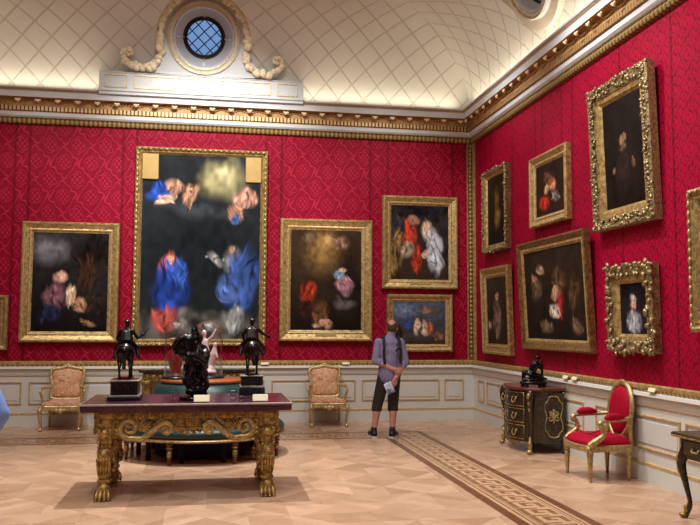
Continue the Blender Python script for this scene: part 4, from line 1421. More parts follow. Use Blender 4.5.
# ------------------------------------------------------------------ round green settee with a drum holding a wooden top
def make_settee():
    root = empty('round_settee', (0, 0, 0), 0, 'round green leather settee with central drum, behind the gilt table', 'settee')
    R = 1.03
    MB().lathe([(.55, .265), (R - .03, .26), (R, .265), (R + .008, .28), (R, .30), (.55, .30)], 72).build('seat_rail', [MAHOGANY], root)
    MB().lathe([(R - .005, .262), (R + .014, .27), (R + .014, .285), (R - .005, .295)], 72).build('gilt_band', [GOLD], root)
    MB().lathe([(.52, .302), (R - .02, .302), (R + .005, .32), (R + .005, .37), (R - .03, .405), (R - .12, .425), (.7, .43), (.54, .42)], 72).build('seat', [GREEN_LEATHER], root)
    MB().lathe([(.70, .44), (.69, .56), (.66, .74), (.61, .86), (.52, .905)], 72).build('backrest', [GREEN_LEATHER], root)
    MB().lathe([(.001, .90), (.52, .90), (.545, .91), (.55, .93), (.54, .945), (.001, .947)], 72).build('wooden_top', [MAHOGANY], root)
    leg = [(.001, 0), (.018, 0), (.024, .015), (.016, .03), (.022, .06), (.026, .12), (.03, .17), (.022, .18), (.036, .19), (.036, .205), (.024, .215), (.034, .225), (.04, .265), (.001, .266)]
    for k in range(8):
        a = PI / 8 + k * PI / 4
        x, y = .96 * R * math.cos(a), .96 * R * math.sin(a)
        l_ = MB().lathe(leg, 14, (x, y, 0)).build('leg', [WOOD_DARK], root)
        g = MB().lathe([(.037, .19), (.04, .198), (.037, .206)], 14, (x, y, 0)); g.lathe([(.027, .09), (.029, .12), (.031, .165)], 14, (x, y, 0))
        g.build('gilt_ring', [GOLD_DARK], l_)
    for k in range(10):
        a = k * PI / 5
        MB().lathe([(.001, 0), (.03, 0), (.03, .27), (.001, .271)], 10, (.80 * math.cos(a), .80 * math.sin(a), 0)).build('inner_leg', [MATTE_BLACK], root)
    MB().lathe([(.001, .02), (.60, .02), (.60, .27), (.001, .272)], 40).build('shade_drum', [MATTE_BLACK], root)  # black drum added to stand in for the shade beneath the seat
    return root
st = make_settee()
st.location = (-.06, 10.58, 0)
st.scale = (1, 1, 1)

# console table behind, against the back wall
def make_console():
    root = empty('console_table', (0, 0, 0), 0, 'gilt console table with dark marble top, against the back wall behind the glass domes', 'table')
    W, D = 1.82, .48
    MB().box((0, 0, .895), (W, D, .05), 0, bev=.012).build('marble_top', [MARBLE_DARK], root)
    f = MB().box((0, 0, .80), (W - .12, D - .08, .13), 0, bev=.01)
    for k in range(17): f.ell((-.78 + .0975 * k, -D / 2 + .04, .80), (.035, .016, .04), 0, n=8, rings=5)
    f.build('frieze', [GOLD_DARK], root)
    for sx in (-1, 1):
        for sy in (-1, 1):
            x, y = sx * (W / 2 - .12), sy * (D / 2 - .08)
            m = MB().lathe([(.001, 0), (.05, 0), (.055, .05), (.035, .08), (.04, .2), (.06, .5), (.07, .6), (.05, .64), (.08, .68), (.085, .74), (.001, .742)], 12, (x, y, 0), sx=1, sy=.8)
            m.ell((x, y + sy * .05, .70), (.045, .03, .055), 0, n=10, rings=6); m.ell((x, y + sy * .08, .69), (.018, .018, .018), 0, n=8, rings=5)
            for s in (-1, 1): m.ell((x + s * .045, y + sy * .03, .73), (.02, .02, .04), 0, n=8, rings=5)
            m.build('leg', [GOLD_DARK], root)
    MB().box((0, 0, .06), (W - .2, .1, .05), 0, bev=.01).build('stretcher', [GOLD_DARK], root)
    return root
co = make_console(); co.location = (XC, 13.28, 0)

# ------------------------------------------------------------------ glass domes with ornaments on the settee's wooden top
def make_dome(x, y, r, h, label):
    z = .948
    root = empty('glass_dome', (x, y, z), 0, label, 'glass dome', 'glass domes on the settee drum')
    MB().lathe([(.001, 0), (r + .025, 0), (r + .03, .012), (r + .02, .03), (.001, .031)], 40).build('dome_base', [EBONY], root)
    prof = [(r, .032)] + [(r, .032 + (h - r * .9 - .032) * k / 4) for k in range(1, 5)] + [(r * math.cos(a), h - r * .9 + r * .9 * math.sin(a)) for a in [PI / 2 * k / 10 for k in range(1, 10)]] + [(.002, h)]
    g = MB()
    n = 48
    vs = [(rr * math.cos(2 * PI * i / n), rr * math.sin(2 * PI * i / n), zz) for rr, zz in prof for i in range(n)]
    g.add(vs, [(j * n + i, j * n + (i + 1) % n, (j + 1) * n + (i + 1) % n, (j + 1) * n + i) for j in range(len(prof) - 1) for i in range(n)])
    g.build('glass_cover', [GLASS], root)
    return root
make_dome(-.42, 10.50, .145, .74, 'left glass dome over a red ornament, mostly behind the black bronze group')
make_dome(-.015, 10.62, .190, .75, 'right glass dome over a pale pink-white figure group')
zt = .948 + .033
o = MB()
o.lathe([(.001, 0), (.085, 0), (.09, .02), (.06, .04), (.065, .08), (.10, .2), (.095, .30), (.05, .36), (.045, .42), (.075, .46), (.07, .48), (.001, .485)], 28)
orn = o.build('red_ornament', [RED_LACQUER]); orn.location = (-.42, 10.50, zt)
tag(orn, 'red ornament partly hidden inside the left glass dome', 'ornament')
g = MB().lathe([(.087, .001), (.093, .018), (.063, .038)], 28); g.lathe([(.048, .415), (.079, .46), (.074, .482)], 28)
g.build('gilt_foot', [GOLD_PALE], orn)

def porcelain():
    b = MB()
    b.ell((0, 0, .03), (.13, .12, .04)); b.ell((.03, 0, .07), (.08, .07, .05))
    b.cap((-.02, 0, .08), (-.03, 0, .24), .05, .06); b.cap((-.03, 0, .24), (-.05, 0, .42), .06, .045)
    b.cap((-.05, 0, .42), (-.06, 0, .48), .03, .026); b.ell((-.06, -.005, .53), (.036, .04, .046))
    b.cap((-.02, 0, .42), (.06, -.03, .50), .022, .018); b.cap((.06, -.03, .50), (.10, -.03, .58), .018, .014)
    b.cap((-.09, 0, .42), (-.12, -.04, .32), .024, .018)
    b.cap((.04, 0, .10), (.08, -.02, .26), .04, .05); b.cap((.08, -.02, .26), (.09, -.02, .34), .05, .03); b.ell((.095, -.025, .38), (.03, .034, .038))
    b.cap((.10, -.03, .3), (.13, -.06, .22), .02, .016)
    f = fuse(b, .010, 4)
    return f.build('porcelain_group', [PORCELAIN])
pg = porcelain(); pg.location = (-.015, 10.62, zt); pg.scale = (.92, .92, 1.0); pg.location.z += .014
tag(pg, 'pale pink-white figure group inside the right glass dome', 'figurine')
# ------------------------------------------------------------------ bronze riders on the gilt table
ZT = .8945
def pedestal(root, kind):
    if kind == 'stepped':
        MB().box((0, 0, .02), (.345, .36, .04), 0, bev=.006).build('plinth', [EBONY], root)
        MB().box((0, 0, .045), (.325, .34, .014), 0, bev=.004).build('plinth_step', [STONE_GREY], root)
        b = MB().box((0, 0, .122), (.28, .30, .145), 0, bev=.004).build('pedestal_body', [EBONY], root)
        for sy in (-1, 1):
            m = MB().box((0, sy * .151, .122), (.235, .008, .105), 0, bev=.002)
            for k in range(5): m.ell((-.08 + .04 * k, sy * .153, .122 + .015 * (-1) ** k), (.022, .006, .03), 0, n=8, rings=5)
            m.build('relief_panel', [BROWN_BRONZE], b)
        MB().box((0, 0, .202), (.315, .335, .02), 0, bev=.005).build('pedestal_cap', [STONE_GREY], root)
        MB().box((0, 0, .215), (.28, .30, .01), 0, bev=.002).build('cap_inlay', [MARBLE_RED], root)
        return .22
    MB().box((0, 0, .075), (.285, .31, .09), 0, bev=.005).build('plinth', [NAVY_STONE], root)
    for sx in (-1, 1):
        for sy in (-1, 1): MB().ell((sx * .115, sy * .135, .022), (.022, .022, .022)).build('ball_foot', [GOLD_PALE], root)
    MB().box((0, 0, .128), (.265, .29, .016), 0, bev=.004).build('plinth_step', [STONE_GREY], root)
    b = MB().box((0, 0, .185), (.24, .27, .10), 0, bev=.004).build('pedestal_body', [NAVY_STONE], root)
    for sy in (-1, 1): MB().box((0, sy * .136, .185), (.19, .006, .065), 0, bev=.002).build('inset_panel', [EBONY], b)
    MB().box((0, 0, .243), (.255, .285, .016), 0, bev=.005).build('pedestal_cap', [STONE_GREY], root)
    return .252

def horse(z, lift):
    """horse facing +Y; lift: which front leg is raised"""
    b = MB()
    b.ell((0, -.11, z + .285), (.088, .10, .092)); b.ell((0, .0, z + .28), (.082, .15, .078)); b.ell((0, .12, z + .295), (.075, .085, .088))
    b.cap((0, .15, z + .32), (0, .235, z + .44), .058, .036); b.cap((0, .235, z + .44), (0, .25, z + .46), .04, .036)
    b.cap((0, .25, z + .455), (0, .33, z + .405), .034, .022); b.ell((0, .335, z + .40), (.022, .024, .022))
    for s in (-1, 1):
        b.cap((s * .018, .235, z + .475), (s * .022, .235, z + .505), .010, .004)
        # hind leg: thigh, hock, shank, hoof
        dy = .03 * s
        b.cap((s * .05, -.12, z + .26), (s * .052, -.10 + dy, z + .17), .052, .030)
        b.cap((s * .052, -.10 + dy, z + .17), (s * .05, -.155 + dy, z + .115), .026, .017)
        b.cap((s * .05, -.155 + dy, z + .115), (s * .05, -.145 + dy, z + .035), .014, .012)
        b.cap((s * .05, -.145 + dy, z + .035), (s * .05, -.125 + dy, z + .012), .014, .017)
        if s == lift:
            b.cap((s * .042, .14, z + .25), (s * .045, .20, z + .18), .036, .022); b.cap((s * .045, .20, z + .18), (s * .045, .17, z + .11), .018, .013); b.cap((s * .045, .17, z + .11), (s * .045, .15, z + .095), .014, .016)
        else:
            b.cap((s * .042, .13, z + .25), (s * .045, .13, z + .14), .036, .02); b.cap((s * .045, .13, z + .14), (s * .045, .135, z + .03), .016, .012); b.cap((s * .045, .135, z + .03), (s * .045, .15, z + .012), .014, .017)
    f = fuse(b, .007, 3)
    t = MB().tube(smooth_path([(0, -.195, z + .33), (0, -.235, z + .30), (0, -.235, z + .20), (.01, -.215, z + .10)], 5), [.014, .018, .022, .026, .028, .028, .028, .027, .026, .025, .023, .02, .018, .014, .01, .006], 8)
    mn = MB()
    for k in range(8): mn.ell((.012 * (-1) ** k, .155 + .012 * k, z + .37 + .0165 * k), (.018, .022, .028), n=8, rings=5)
    return f, t, mn

def rider(z, arm_l, arm_r, baton):
    b = MB()
    b.ell((0, -.01, z + .375), (.06, .055, .04))
    b.cap((0, -.01, z + .39), (0, -.005, z + .47), .046, .056); b.ell((0, -.002, z + .495), (.064, .042, .042))
    b.cap((0, 0, z + .52), (0, 0, z + .55), .022, .02)
    for s in (-1, 1):
        b.cap((s * .04, 0, z + .375), (s * .105, .06, z + .315), .038, .030)
        b.cap((s * .105, .06, z + .315), (s * .128, .01, z + .215), .027, .019)
        b.cap((s * .128, .01, z + .215), (s * .132, .055, z + .19), .018, .012)
    for s, (e, h) in ((-1, arm_l), (1, arm_r)):
        b.cap((s * .06, 0, z + .50), e, .022, .018); b.cap(e, h, .018, .013); b.ell(h, (.016, .016, .018))
        hv = (Vector(h) - Vector(e)).normalized()
        for q in range(4): b.cap(h, tuple(Vector(h) + hv * .022 + Vector((0, .008 * (q - 1.5), -.006))), .006, .005, n=6)
    f = fuse(b, .007, 2)
    hd = MB(); hd.ell((0, .004, z + .578), (.029, .034, .038)); hd.ell((0, .036, z + .572), (.008, .01, .012), n=8, rings=5)
    hd.ell((0, -.006, z + .596), (.034, .036, .026))
    hat = hd
    bt = None
    if baton: bt = MB().tube([tuple(Vector(arm_r[1]) - Vector(baton) * .04), tuple(Vector(arm_r[1]) + Vector(baton) * .11)], .006, 6)
    cl = MB()
    rings = []
    for k in range(6):
        t = k / 5
        zz = z + .515 - t * .13; w_ = .055 + t * .02; yb = -.035 - .045 * t
        rings.append([(w_ * math.sin(a), yb - .012 * math.cos(a) + (.03 if abs(a) > 1.2 else 0) * 1.0, zz) for a in [-1.5 + 3 * i / 10 for i in range(11)]] + [(w_ * .85 * math.sin(a), yb + .01, zz) for a in [1.4 - 2.8 * i / 10 for i in range(11)]])
    cl.loft(rings)
    return f, hat, bt, cl

def equestrian(x, y, kind, lift, arm_l, arm_r, baton, label, mat):
    root = empty('equestrian_statuette', (x, y, ZT), 0, label, 'statuette', 'bronze riders on the gilt table')
    z = pedestal(root, kind)
    MB().box((0, 0, z + .006), (.16, .36, .012) if kind == 'none' else (.15, .27, .012), 0, bev=.004).build('bronze_base', [mat], root)
    zz = z + .008
    f, t, mn = horse(zz, lift)
    h = f.build('horse', [mat], root); t.build('tail', [mat], h); mn.build('mane', [mat], h)
    MB().box((0, -.01, zz + .363), (.12, .14, .016), 0, bev=.007).build('saddle', [mat], h)
    up = lambda p: (p[0], p[1], p[2] + zz)
    f, hat, bt, cl = rider(zz, (up(arm_l[0]), up(arm_l[1])), (up(arm_r[0]), up(arm_r[1])), baton)
    r = f.build('rider', [mat], root); hat.build('head', [mat], r); cl.build('cape', [mat], r)
    if bt: bt.build('baton', [mat], r)
    return root
e1 = equestrian(-.82, 8.34, 'stepped', -1, ((-.10, -.005, .42), (-.075, .07, .37)), ((.115, -.005, .425), (.175, .0, .465)), (.5, 0, .62),
                'black bronze rider holding up a baton, on stepped plinth at table left', BLACK_BRONZE)
e1.scale = (.93, .93, .93)
e2 = equestrian(.435, 8.40, 'ball', 1, ((-.105, 0, .44), (-.09, .05, .37)), ((.12, .01, .45), (.19, .02, .415)), None,
                'black bronze rider with arm stretched to the right, on ball-footed plinth at table right', BROWN_BRONZE)
e2.scale = (.92, .92, .92)

# ------------------------------------------------------------------ black bronze group in the middle of the table
def centre_group():
    root = empty('bronze_group', (-.14, 8.22, ZT), 0, 'tall glossy black bronze figure group, middle of the gilt table', 'statuette')
    MB().lathe([(.001, .001), (.135, .001), (.14, .012), (.13, .03), (.001, .032)], 28, sx=1.05, sy=.9).build('bronze_base', [BLACK_BRONZE], root)
    b = MB(); z = .03
    rnd = random.Random(5)
    # rocky ground and crouching figure
    for k in range(9):
        a = k * 2.1
        b.ell((.08 * math.cos(a), .06 * math.sin(a), z + .03 + .012 * (k % 3)), (.05, .045, .04))
    b.cap((.08, -.03, z + .05), (.12, -.05, z + .11), .034, .03); b.ell((.115, -.055, z + .145), (.028, .03, .033)); b.cap((.10, -.04, z + .1), (.05, -.08, z + .06), .02, .016)
    # striding figure carrying another
    b.cap((-.05, 0, z + .05), (-.065, -.01, z + .19), .030, .036); b.cap((-.065, -.01, z + .19), (-.02, 0, z + .32), .040, .054)
    b.cap((.05, .03, z + .06), (.055, -.01, z + .19), .030, .036); b.cap((.055, -.01, z + .19), (.015, 0, z + .32), .040, .054)
    b.ell((0, 0, z + .34), (.072, .056, .05)); b.cap((0, 0, z + .35), (.01, -.01, z + .46), .062, .074); b.ell((.02, 0, z + .485), (.085, .056, .048))
    b.cap((.03, -.01, z + .51), (.04, -.02, z + .545), .026, .024); b.ell((.045, -.025, z + .575), (.032, .036, .042))
    b.cap((.095, 0, z + .48), (.125, -.06, z + .40), .028, .024); b.cap((.125, -.06, z + .40), (.03, -.10, z + .37), .024, .019)
    b.cap((-.055, 0, z + .49), (-.12, -.05, z + .42), .028, .024); b.cap((-.12, -.05, z + .42), (-.07, -.10, z + .39), .022, .018)
    # carried figure: seat, arched back, head, raised arm, trailing legs
    b.ell((-.04, -.08, z + .43), (.066, .05, .052)); b.cap((-.04, -.08, z + .43), (-.06, -.075, z + .56), .052, .06); b.cap((-.05, -.07, z + .58), (-.03, -.07, z + .625), .024, .02)
    b.ell((-.015, -.07, z + .655), (.03, .034, .038))
    b.cap((-.03, -.07, z + .585), (.045, -.075, z + .60), .022, .018); b.cap((.03, -.075, z + .60), (.0, -.08, z + .70), .017, .013)
    b.cap((-.02, -.10, z + .41), (.09, -.11, z + .34), .042, .032); b.cap((.09, -.11, z + .34), (.07, -.11, z + .22), .028, .02); b.cap((.07, -.11, z + .22), (.09, -.13, z + .19), .016, .012)
    b.cap((-.06, -.11, z + .41), (-.02, -.12, z + .29), .040, .03); b.cap((-.02, -.12, z + .29), (-.06, -.10, z + .18), .026, .018)
    b.cap((.0, .02, z + .08), (.01, .01, z + .36), .085, .078); b.cap((.06, -.03, z + .20), (.10, -.03, z + .42), .04, .05)
    for k in range(34): b.ell((rnd.uniform(-.10, .11), rnd.uniform(-.10, .04), z + rnd.uniform(.05, .46)), (.026, .026, .05), rot=(rnd.random(), rnd.uniform(-.8, .8), 0))
    g = fuse(b, .009, 3).build('entwined_figures', [BLACK_BRONZE], root)
    # billowing drapery arching over the left shoulder
    d = MB(); R = []
    for k in range(9):
        t = k / 8
        a0 = math.radians(205 - 165 * t)
        cx, cz = -.075, z + .47
        rr = .125
        p = Vector((cx + rr * math.cos(a0), -.03 + .04 * math.sin(t * PI), cz + rr * math.sin(a0) * 1.05))
        w_ = .028 + .05 * math.sin(PI * min(1, t * 1.05)) ** .8
        n_ = Vector((math.cos(a0), 0, math.sin(a0)))
        R.append([tuple(p + Vector((0, 1, 0)) * (w_ * 1.3 * math.cos(a)) + n_ * (w_ * .42 * math.sin(a) * (1 + .2 * math.cos(5 * a)))) for a in [2 * PI * i / 18 for i in range(18)]])
    d.loft(R)
    d.ell((-.09, -.0, z + .48), (.105, .075, .105), n=20, rings=12)
    fuse(d, .008, 3).build('drapery', [BLACK_BRONZE], g)
    MB().tube([(-.0, -.08, z + .62), (-.055, -.08, z + .735)], [.008, .005], 6).build('torch', [BLACK_BRONZE], g)
    return root
cg = centre_group(); cg.scale = (1.02, 1.02, 1.0)

# cream cards and clear blocks on the table
for x, y, rz, lb in ((-.065, 7.93, .03, 'cream caption card on the table edge before the tall bronze group'), (.50, 7.95, -.03, 'cream caption card on the table before the right-hand bronze rider')):
    o = MB().box((0, 0, 0), (.15, .012, .07), 0, bev=.003).build('caption_card', [CARD])
    o.location = (x, y, ZT + .034); o.rotation_euler = (math.radians(-25), 0, rz)
    tag(o, lb, 'card', 'cream cards on the gilt table')
for x, lb in ((-.32, 'small clear block on the table, left of the tall bronze group'), (.245, 'small clear block on the table, left of the right-hand rider')):
    o = MB().box((0, 0, .04), (.055, .055, .08), 0, bev=.005).build('acrylic_block', [ACRYLIC]); o.location = (x, 8.30, ZT + .001)
    tag(o, lb, 'block')

# ------------------------------------------------------------------ small bronze on the commode
def commode_bronze():
    root = empty('bronze_statuette', (4.24, 10.12, .842), 0, 'small dark bronze of a crouching figure on a footed base, on the commode', 'statuette')
    p = MB().prism([(x, y) for x, y in arc(0, 0, .185, 0, 2 * PI * 23 / 24, 24, .13)], .035, .085, 0, None, True, .015)
    pb = p.build('base', [BROWN_BRONZE], root)
    for sx in (-1, 1):
        for sy in (-1, 1): MB().lathe([(.001, 0), (.025, 0), (.03, .012), (.018, .036), (.001, .037)], 12, (sx * .12, sy * .07, 0)).build('foot', [BROWN_BRONZE], root)
    b = MB(); z = .085
    # kneeling, torso rising, head turned to the right, arm back to the ground
    b.ell((0, 0, z + .02), (.165, .10, .03))
    L = lambda x, y, h: (y * .92, -x, z + h)      # +y here runs to the photo's right
    b.cap(L(0, -.03, .11), L(-.02, -.13, .13), .05, .036); b.cap(L(-.02, -.13, .13), L(-.01, -.15, .02), .032, .022)
    b.cap(L(0, -.02, .10), L(.0, .09, .07), .05, .038); b.cap(L(0, .09, .07), L(0, .02, .03), .034, .024)
    b.ell(L(0, -.02, .12), (.055, .06, .055)); b.cap(L(0, -.02, .13), L(0, .02, .24), .052, .06); b.ell(L(0, .03, .265), (.06, .06, .045))
    b.cap(L(0, .045, .29), L(0, .055, .32), .026, .022); b.ell(L(0, .065, .355), (.034, .038, .042)); b.cap(L(0, .09, .35), L(0, .13, .345), .016, .008)
    b.cap(L(-.03, .06, .26), L(-.02, .14, .17), .026, .02); b.cap(L(-.02, .14, .17), L(-.02, .15, .04), .02, .016)
    b.cap(L(.03, .05, .26), L(.03, .13, .20), .024, .02); b.cap(L(.03, .13, .2), L(.02, .12, .285), .018, .016); b.ell(L(.02, .12, .295), (.02, .022, .024))
    b.cap(L(0, .16, .03), L(0, .20, .03), .03, .016); b.cap(L(.03, -.06, .10), L(.03, .03, .08), .04, .03)
    fuse(b, .009, 3).build('crouching_figure', [BLACK_BRONZE], root)
    root.scale = (1, 1, .86)
    return root
commode_bronze()

# ------------------------------------------------------------------ people
def head(b, c, yaw):
    """face looks towards local +Y rotated by yaw"""
    R = Matrix.Translation(c) @ Matrix.Rotation(yaw, 4, 'Z')
    b.ell((0, -.008, .03), (.075, .095, .098), 0, R, 20, 12)
    b.ell((0, .028, -.045), (.055, .062, .062), 0, R, 16, 10)
    b.ell((0, .055, -.085), (.03, .03, .022), 0, R, 10, 6)
    b.cap((0, .085, .02), (0, .106, -.022), .010, .015, 0, R); 
    for s in (-1, 1):
        b.ell((s * .078, -.008, -.005), (.010, .022, .034), 0, R, 10, 6)
        b.ell((s * .03, .078, .028), (.02, .012, .009), 0, R, 8, 5)
        b.ell((s * .04, .06, -.02), (.022, .022, .022), 0, R, 8, 5)
    b.ell((0, .083, -.052), (.024, .012, .007), 0, R, 8, 5); b.ell((0, .081, -.066), (.02, .012, .008), 0, R, 8, 5)
    return R

def face_parts(R, parent):
    for s in (-1, 1):
        MB().ell((s * .03, .083, .014), (.011, .008, .008), 0, R, 10, 6).build('eye', [SOLE], parent)
        MB().tube([(s * .012, .088, .036), (s * .03, .09, .042), (s * .047, .082, .036)], .004, 5, M=R).build('eyebrow', [HAIR], parent)
    MB().ell((0, .088, -.059), (.021, .008, .008), 0, R, 10, 6).build('mouth', [simple('lip', S(160, 84, 78))], parent)

def hand(b, wrist, dirv, palm_n, curl=.5, thumb=1):
    """palm with four unequal bent fingers and a thumb off the side of the palm"""
    w = Vector(wrist); d = Vector(dirv).normalized(); n = Vector(palm_n); n = (n - d * n.dot(d)).normalized(); s = d.cross(n)
    pc = w + d * .05
    b.cap(tuple(w), tuple(w + d * .03), .024, .028)
    for k in range(4):
        o = s * (.032 - .021 * k)
        b.cap(tuple(w + d * .025 + o * .7), tuple(w + d * .088 + o), .014, .0115)
        L = (.040, .046, .043, .033)[k]
        p0 = w + d * .088 + o
        p1 = p0 + (d * math.cos(curl * .6) + n * math.sin(curl * .6)) * L
        p2 = p1 + (d * math.cos(curl * 1.5) + n * math.sin(curl * 1.5)) * L * .7
        p3 = p2 + (d * math.cos(curl * 2.3) + n * math.sin(curl * 2.3)) * L * .5
        b.cap(tuple(p0), tuple(p1), .0105, .0095, n=8); b.cap(tuple(p1), tuple(p2), .0095, .0088, n=8); b.cap(tuple(p2), tuple(p3), .0088, .0075, n=8)
    t0 = w + d * .035 + s * .028 * thumb; t1 = t0 + (d * .6 + s * .6 * thumb + n * .4).normalized() * .042; t2 = t1 + (d * .85 + n * .5).normalized() * .03
    b.cap(tuple(t0), tuple(t1), .014, .0115, n=8); b.cap(tuple(t1), tuple(t2), .0115, .009, n=8)

def standing_man():
    root = empty('person', (2.55, 11.62, 0), 0, 'balding man seen from behind in purple checked shirt and dark cropped trousers, hands clasped', 'person')
    b = MB()
    # legs
    hipL, hipR = (-.005, 0, .90), (.145, 0, .90)
    kL, kR = (-.105, .015, .47), (.13, .015, .47)
    aL, aR = (-.16, .0, .085), (.105, -.07, .085)
    for h, k, a in ((hipL, kL, aL), (hipR, kR, aR)):
        b.cap(h, k, .085, .058)
        mid = tuple(Vector(k).lerp(Vector(a), .3)); mid = (mid[0], mid[1] - .014, mid[2])
        b.cap(k, mid, .054, .058); b.cap(mid, a, .056, .036)
    for a, yw in ((aL, .15), (aR, -.55)):
        t = (a[0] - math.sin(yw) * .16, a[1] + math.cos(yw) * .16, .04)
        b.cap((a[0], a[1] - .02, .05), t, .034, .03)
    # trunk
    b.ell((.06, 0, .93), (.165, .115, .12)); b.cap((.06, 0, .96), (.062, 0, 1.14), .135, .14); b.ell((.065, 0, 1.22), (.165, .125, .17)); b.ell((.07, -.005, 1.33), (.145, .10, .09))
    b.cap((.08, -.005, 1.42), (.10, .015, 1.53), .06, .055)
    R = head(b, (.118, .025, 1.592), -.3)
    # arms to the small of the back
    shL, shR = (-.09, -.005, 1.385), (.24, -.005, 1.385)
    eL, eR = (-.15, -.06, 1.12), (.30, -.06, 1.10)
    wL, wR = (.085, -.185, 1.0), (.12, -.19, .875)
    b.cap(shL, eL, .052, .042); b.cap(eL, wL, .043, .030); b.cap(shR, eR, .052, .042); b.cap(eR, wR, .043, .030)
    hand(b, wL, (.9, -.1, -.2), (0, 1, -.3), .8, -1)
    hand(b, wR, (-.35, -.1, -.9), (0, 1, .1), .8, 1)
    body = fuse(b, .0075, 2).build('body', [SKIN], root)
    face_parts(R, body)
    # hair: short fringe round the back and sides, crown bald
    h = MB(); rings = []
    n = 26
    for k in range(7):
        
        ring = []
        for i in range(n):
            az = math.radians(188 + 25 - 25 + (-115 + 230 * i / (n - 1)) + 82)   # centred on the back of the head
            az = math.radians(270) + math.radians(-112 + 224 * i / (n - 1))
            el = -.85 + (1.0 + .45 * abs(math.sin(az - PI * 1.5))) * k / 6
            fl = math.cos(el)
            ring.append((.081 * fl * math.cos(az), -.008 + .102 * fl * math.sin(az), .03 + .104 * math.sin(el)))
        rings.append(ring)
    vs = [p for r in rings for p in r]
    fs = [(j * n + i, j * n + i + 1, (j + 1) * n + i + 1, (j + 1) * n + i) for j in range(6) for i in range(n - 1)]
    h.add(vs, fs, 0, True, R)
    h.build('hair', [HAIR], body)
    # shirt: loose, worn untucked, sleeves to the elbow
    s = MB()
    s.cap((.06, 0, .93), (.064, 0, 1.14), .15, .155); s.ell((.068, 0, 1.24), (.185, .142, .18)); s.ell((.075, -.006, 1.37), (.165, .115, .10))
    s.cap((.085, -.005, 1.42), (.108, .01, 1.505), .10, .062)
    for sh, e in ((shL, eL), (shR, eR)):
        s.cap(sh, e, .068, .06); 
    s.cap(eL, tuple(Vector(eL).lerp(Vector(wL), .25)), .06, .052); s.cap(eR, tuple(Vector(eR).lerp(Vector(wR), .25)), .06, .052)
    s.cap((.065, -.01, .96), (.065, -.01, .90), .165, .168)
    fuse(s, .012, 3).build('shirt', [SHIRT], root)
    # cropped trousers
    t = MB()
    t.ell((.065, 0, .89), (.158, .115, .09))
    for hp, k, a in ((hipL, kL, aL), (hipR, kR, aR)):
        hem = tuple(Vector(k).lerp(Vector(a), .14))
        t.cap(hp, k, .10, .080); t.cap(k, hem, .080, .074)
        t.lathe([(.001, -.025), (.079, -.025), (.081, .02), (.001, .021)], 20, hem)
    fuse(t, .012, 2).build('trousers', [TROUSER], root)
    for a, yw in ((aL, .15), (aR, -.55)):
        M = Matrix.Translation((a[0], a[1], 0)) @ Matrix.Rotation(yw, 4, 'Z')
        m = MB()
        m.cap((0, -.03, .055), (0, .15, .045), .046, .042, 0, M); m.cap((0, 0, .06), (0, -.005, .125), .05, .048, 0, M); m.ell((0, .1, .05), (.046, .09, .036), 0, M)
        f = fuse(m, .009, 3)
        f.v = [(x, y, max(z, .018)) for x, y, z in f.v]
        sh = f.build('shoe', [SHOE], root)
        o_ = [(.0, -.085), (.035, -.07), (.045, 0), (.05, .10), (.038, .175), (0, .20), (-.038, .175), (-.05, .10), (-.045, 0), (-.035, -.07)]
        MB().prism(o_, 0, .024, 0, M, False, .004).build('sole', [SOLE], sh)
    # bag straps over the shoulders
    for sx, x0 in ((-1, -.02), (1, .185)):
        st_ = MB()
        P = smooth_path([(x0 + sx * .005, .10, 1.41), (x0, .03, 1.478), (x0 + sx * .012, -.085, 1.438), (x0 + sx * .018, -.145, 1.33), (x0 + sx * .024, -.16, 1.24), (x0 + sx * .015, -.168, 1.08)], 5)
        st_.tube(P, .024, 8, flat=.8)
        st_.build('bag_strap', [STRAP], root)
    st_ = MB().tube(smooth_path([(.215, -.155, 1.325), (.17, -.165, 1.30), (.13, -.17, 1.26)], 5), .016, 8, flat=.4)
    st_.build('strap_tab', [STRAP], root)
    return root
standing_man()
lf = MB()
rows = []
for k in range(5):
    t = k / 4
    rows.append([(-.06 + .12 * i / 4, .012 * math.sin(PI * i / 4), -.085 + .17 * t) for i in range(5)])
lf.add([p for r in rows for p in r], [(j * 5 + i, j * 5 + i + 1, (j + 1) * 5 + i + 1, (j + 1) * 5 + i) for j in range(4) for i in range(4)], 0)
lo = lf.build('leaflet', [LEAFLET]); lo.location = (2.575, 11.40, .735); lo.rotation_euler = (0, math.radians(-26), math.radians(8))
sol = lo.modifiers.new('thick', 'SOLIDIFY'); sol.thickness = .004
tag(lo, 'light blue printed leaflet held in the standing man\'s hand', 'leaflet')

